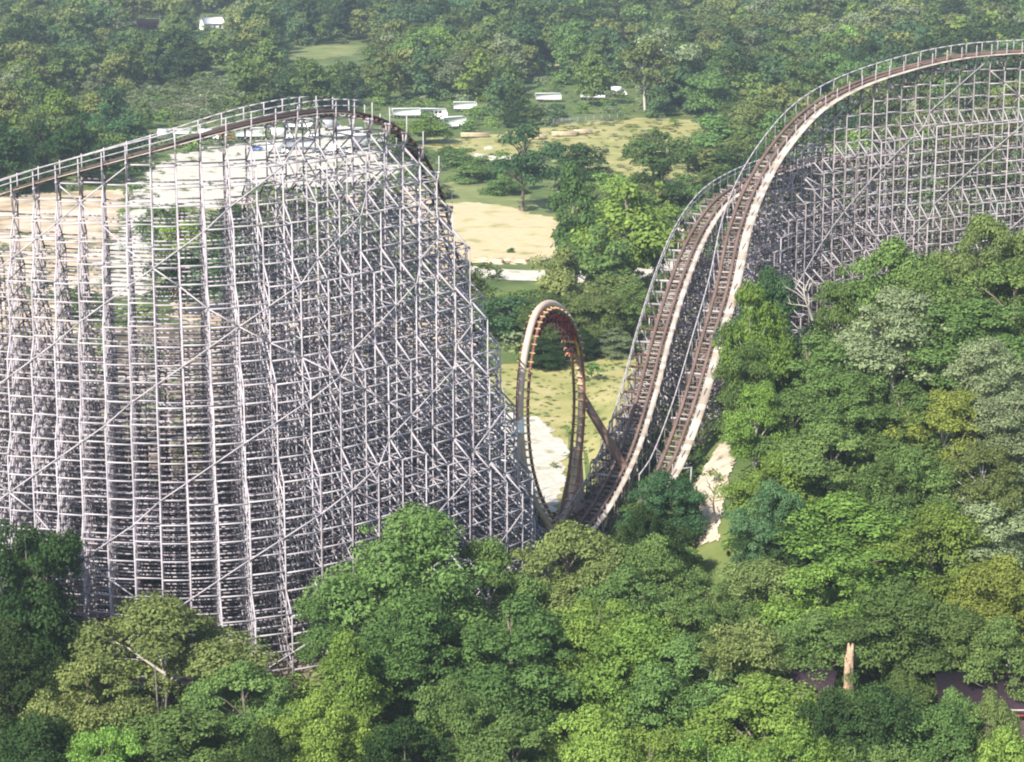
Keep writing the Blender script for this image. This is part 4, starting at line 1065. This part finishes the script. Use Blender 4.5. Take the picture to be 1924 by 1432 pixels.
e = empty("shed", (p[0], p[1], float(H(p[0], p[1]))), math.radians(70), label="small shed with a near-black roof between trees left of the orange rock", cat="shed")
hz = p[2] - e.location.z
link("wall", merge("wall", [profile([(-1.7,0),(1.7,0),(1.7,hz-1.1),(0,hz-.1),(0,hz-.1),(-1.7,hz-1.1)], -2, 2)], WOOD_D), e)
link("roof", merge("roof", [profile([(-2.2,hz-1.45),(0,hz),(0,hz+.15),(-2.2,hz-1.3)], -2.5, 2.5), profile([(.001,hz),(2.2,hz-1.45),(2.2,hz-1.3),(.001,hz+.15)], -2.5, 2.5)], ROOFD), e)
# red rail fence at the lower right edge
p = P(1912, 1332, 216); e = empty("rail_fence", (p[0], p[1], 0), label="white and red rail fence with posts at the lower right edge", cat="fence")
b = B()
for k in range(4): b.add((-2+k*1.4, 0, float(H(p[0], p[1]))), (-2+k*1.4, 0, p[2]), .09, .09)
b.build("post", PLANK, e)
b = B(); b.add((-2.2, 0, p[2]-.15), (2.4, 0, p[2]-.15), .08, .16); b.build("rail", PLANK, e)
b = B(); b.add((-2.2, 0, p[2]-.7), (2.4, 0, p[2]-.7), .08, .16); b.build("rail", REDM, e)
# rocks
def rock(name, x, y, z, sx, sy, sz, seed, mat, label, cat="rock", group=None):
    rr = np.random.default_rng(seed); n = 22; m = 30; v = []; ph = rr.random(6)*6
    for j in range(m+1):
        t = math.pi*j/m
        for i in range(n):
            a = 2*math.pi*i/n; d = np.array([math.sin(t)*math.cos(a), math.sin(t)*math.sin(a), math.cos(t)])
            q = 1 + .04*math.sin(d[2]*19+ph[4]+d[0]*4) + .16*math.sin(d[0]*4+ph[0])*math.sin(d[1]*5+ph[1]) + .12*math.sin(d[2]*7+ph[2]+d[0]*3) + .07*math.sin(d[1]*13+ph[3])*math.cos(d[2]*11)
            d = np.sign(d)*np.abs(d)**.8*q; v.append((d[0]*sx, d[1]*sy, d[2]*sz))
    f = [(j*n+i, j*n+(i+1) % n, (j+1)*n+(i+1) % n, (j+1)*n+i) for j in range(m) for i in range(n)]
    o = link(name, mesh_np(name, v, f, mat), label=label, cat=cat, group=group); o.location = (x, y, z); return o
for k, (x, y, Y, sx) in enumerate([(1596, 1222, 227, .5)]):
    p = P(x, y, Y); g = float(H(p[0], p[1])); hh = (p[2]-g)/2
    rock("rock_pillar", p[0], p[1], g+hh, sx, sx, hh+.2, 4+k, ROCK, ["tall orange rock pillar between trees at the lower right", "shorter orange rock pillar at the left of the taller one"][k])
for k, (x, y, sx) in enumerate([(896,298,2.6),(925,300,2),(950,302,2.2),(918,281,1.4),(1270,436,2.0),(1290,441,2.4),(1312,433,1.6)]):
    p = G(x, y); rock("rubble_heap", p[0], p[1], .25, sx, sx*.7, sx*.4, 20+k, GRAVEL, ["white rubble heap left of the other two in the clearing","white rubble heap between two others in the clearing","white rubble heap right of the other two in the clearing","small white heap above the three rubble heaps","white rock heap left of the others beside the rear track bend","white rock heap between the others beside the rear track bend","white rock heap nearest the rear track bend"][k], "rubble")
p = G(945, 495); 
for k in range(5):
    q = G(905+k*24, 492+(k % 2)*3); rock("dirt_mound", q[0], q[1], .1, 2.2, 1.5, .9, 40+k, ORANGE, "dirt mound between tan field and road, "+["leftmost","second from the left","middle one","second from the right","rightmost"][k], "dirt mound", "dirt mounds along the road")
# lumber stacks
for k, (x, y, L, rz) in enumerate([(892,258,9,3),(1060,256,8,2),(1010,262,5,-4),(1095,252,6,6)]):
    p = G(x, y); e = empty("lumber_stack", (p[0], p[1], .1), math.radians(rz), label=["long lumber stack below the big white trailer","lumber stack in the back of the dry clearing, second from right","short lumber stack left in the back of the dry clearing","rightmost lumber stack in the back of the dry clearing"][k], cat="lumber")
    b = B()
    for i in range(5):
        for j in range(4): b.add((-L/2+RNG.uniform(0,.4), -1+i*.45, .35+j*.28), (L/2-RNG.uniform(0,.4), -1+i*.45, .35+j*.28), .4, .22)
    b.build("boards", LUMBER, e)
    b = B(); [b.add((x_, -1.2, .1), (x_, 1.2, .1), .2, .2) for x_ in (-L*.3, L*.3)]; b.build("bearer", WOOD_D, e)
# chain fence at the back of the clearing
a, c_ = G(1040, 236), G(1160, 226); e = empty("wire_fence", (a[0], a[1], 0), label="pale wire fence along the back of the dry clearing", cat="fence")
b = B(); d = c_ - a
for k in range(9): q = d*k/8; b.add((q[0], q[1], 0), (q[0], q[1], 2.2), .12, .12)
b.build("post", GREYM, e); b = B()
for z_ in np.linspace(.2, 2.1, 8): b.add((0, 0, z_), (d[0], d[1], z_), .04, .04)
b.build("wire", GREYM, e)
# lamp post in the scrub
p = G(388, 214); e = empty("lamp_post", (p[0], p[1], 0), label="thin pale lamp post in the scrub beside the bare orange patch", cat="lamp post")
link("pole", tube_mesh("pole", [(0,0,0),(0,0,3.5),(0,0,7)], [.14,.11,.08], PLANK), e); b = B(); b.add((0,0,7),(1.0,0,7.1),.1,.1); b.build("lamp_head", GREYM, e)
# barrier by the path
p = G(1296, 925); e = empty("sign_frame", (p[0], p[1], float(H(p[0], p[1]))), label="small grey post frame left of the pale rock path", cat="post frame")
b = B(); b.add((0,0,0),(.15,0,3.2),.16,.16); b.add((-1,0,3.1),(.3,0,3.25),.12,.12); b.build("frame", GREYM, e)
# dead and bare trees
def dead(px, py, Y, h, seed, mat, label, spread=.35, n=7):
    rr = np.random.default_rng(seed); p = P(px, py, Y); parts = []; 
    def limb(a, d, L, r0, lev):
        pts = [np.array(a)]; dd = np.array(d, float)
        for k in range(5):
            dd = dd + rr.normal(0, .16, 3) + np.array([0, 0, .04]); dd /= np.linalg.norm(dd); pts.append(pts[-1] + dd*L/5)
        me_ = tube_mesh("t", pts, np.linspace(r0, r0*.35, 6), None, 6)
        co = np.empty(len(me_.vertices)*3, np.float32); me_.vertices.foreach_get("co", co)
        fi = np.array([pl.vertices[:] for pl in me_.polygons]); parts.append((co.reshape(-1, 3), fi)); bpy.data.meshes.remove(me_)
        if lev < 2:
            for k in range(n if lev == 0 else 3):
                q = pts[2 + k % 4]; nd = dd + rr.normal(0, .75, 3); nd[2] = abs(nd[2])*.7+.25; nd /= np.linalg.norm(nd)
                limb(q, nd, L*rr.uniform(.35, .6), r0*.45, lev+1)
    limb((0, 0, 0), (0, 0, 1), h*.62, .016*h+.05, 0)
    e = empty("dead_tree", (p[0], p[1], p[2]-h*.95), label=label, cat="dead tree"); link("limbs", merge("limbs", parts, mat), e)
dead(1590, 862, 268, 9, 3, BARKP, "bare white dead tree with curved limbs in the right-hand wood", n=3)
dead(1345, 880, 272, 7, 5, BARK, "thin bare sapling standing on the pale rock path")
dead(1530, 480, 300, 9, 8, BARKP, "bare greyish tree in front of the foot of the front trestle")
dead(1885, 900, 262, 14, 9, BARKP, "bare pale tree rising at the right edge above the dark roof", n=5)
dead(1245, 85, 800, 24, 12, BARKP, "bare pale tree high in the wood above the dry clearing")
p = P(1738, 1215, 232); e = empty("bare_trunk", (p[0], p[1], float(H(p[0], p[1]))), label="pale branchless trunk standing between orange rock and dark roof", cat="tree trunk")
link("trunk", tube_mesh("trunk", [(-.35,0,0),(0,0,(p[2]+2-e.location.z)*.5),(.4,0,p[2]+1.6-e.location.z)], [.3,.26,.16], BARKP), e)

# ------------------------------------------------------------------ air
m, n, out = newmat("air_haze")
pv = N(n, "ShaderNodeVolumePrincipled"); pv.inputs["Color"].default_value = (.74, .86, 1.0, 1); pv.inputs["Density"].default_value = .00015; pv.inputs["Anisotropy"].default_value = .2
n.links.new(pv.outputs[0], out.inputs["Volume"])
link("haze", merge("haze", [boxv(-3000, 3000, -400, 5300, -9, 100)], m), kind="stuff", label="thin blue haze in the air over the far woods", cat="haze")

for k, (x, y, yb, ln) in enumerate([(291, 1250, 1400, .3), (313, 1300, 1410, -.6)]):
    Y = [218, 218.5, 272][k]; a = P(x, y, Y); c_ = P(x+ln*30, yb, Y)
    e = empty("bare_trunk", (c_[0], c_[1], min(c_[2], float(H(c_[0], c_[1])))), label=["left one of two pale stems under the thin-crowned tree","right, leaning one of two pale stems under the thin-crowned tree","pale stem of a slender tree in the right-hand wood"][k], cat="tree trunk")
    d = a - np.array(e.location); link("trunk", tube_mesh("trunk", [(0,0,0), d*.5+np.array([.12,0,0]), d], [.13,.11,.07], BARK), e)
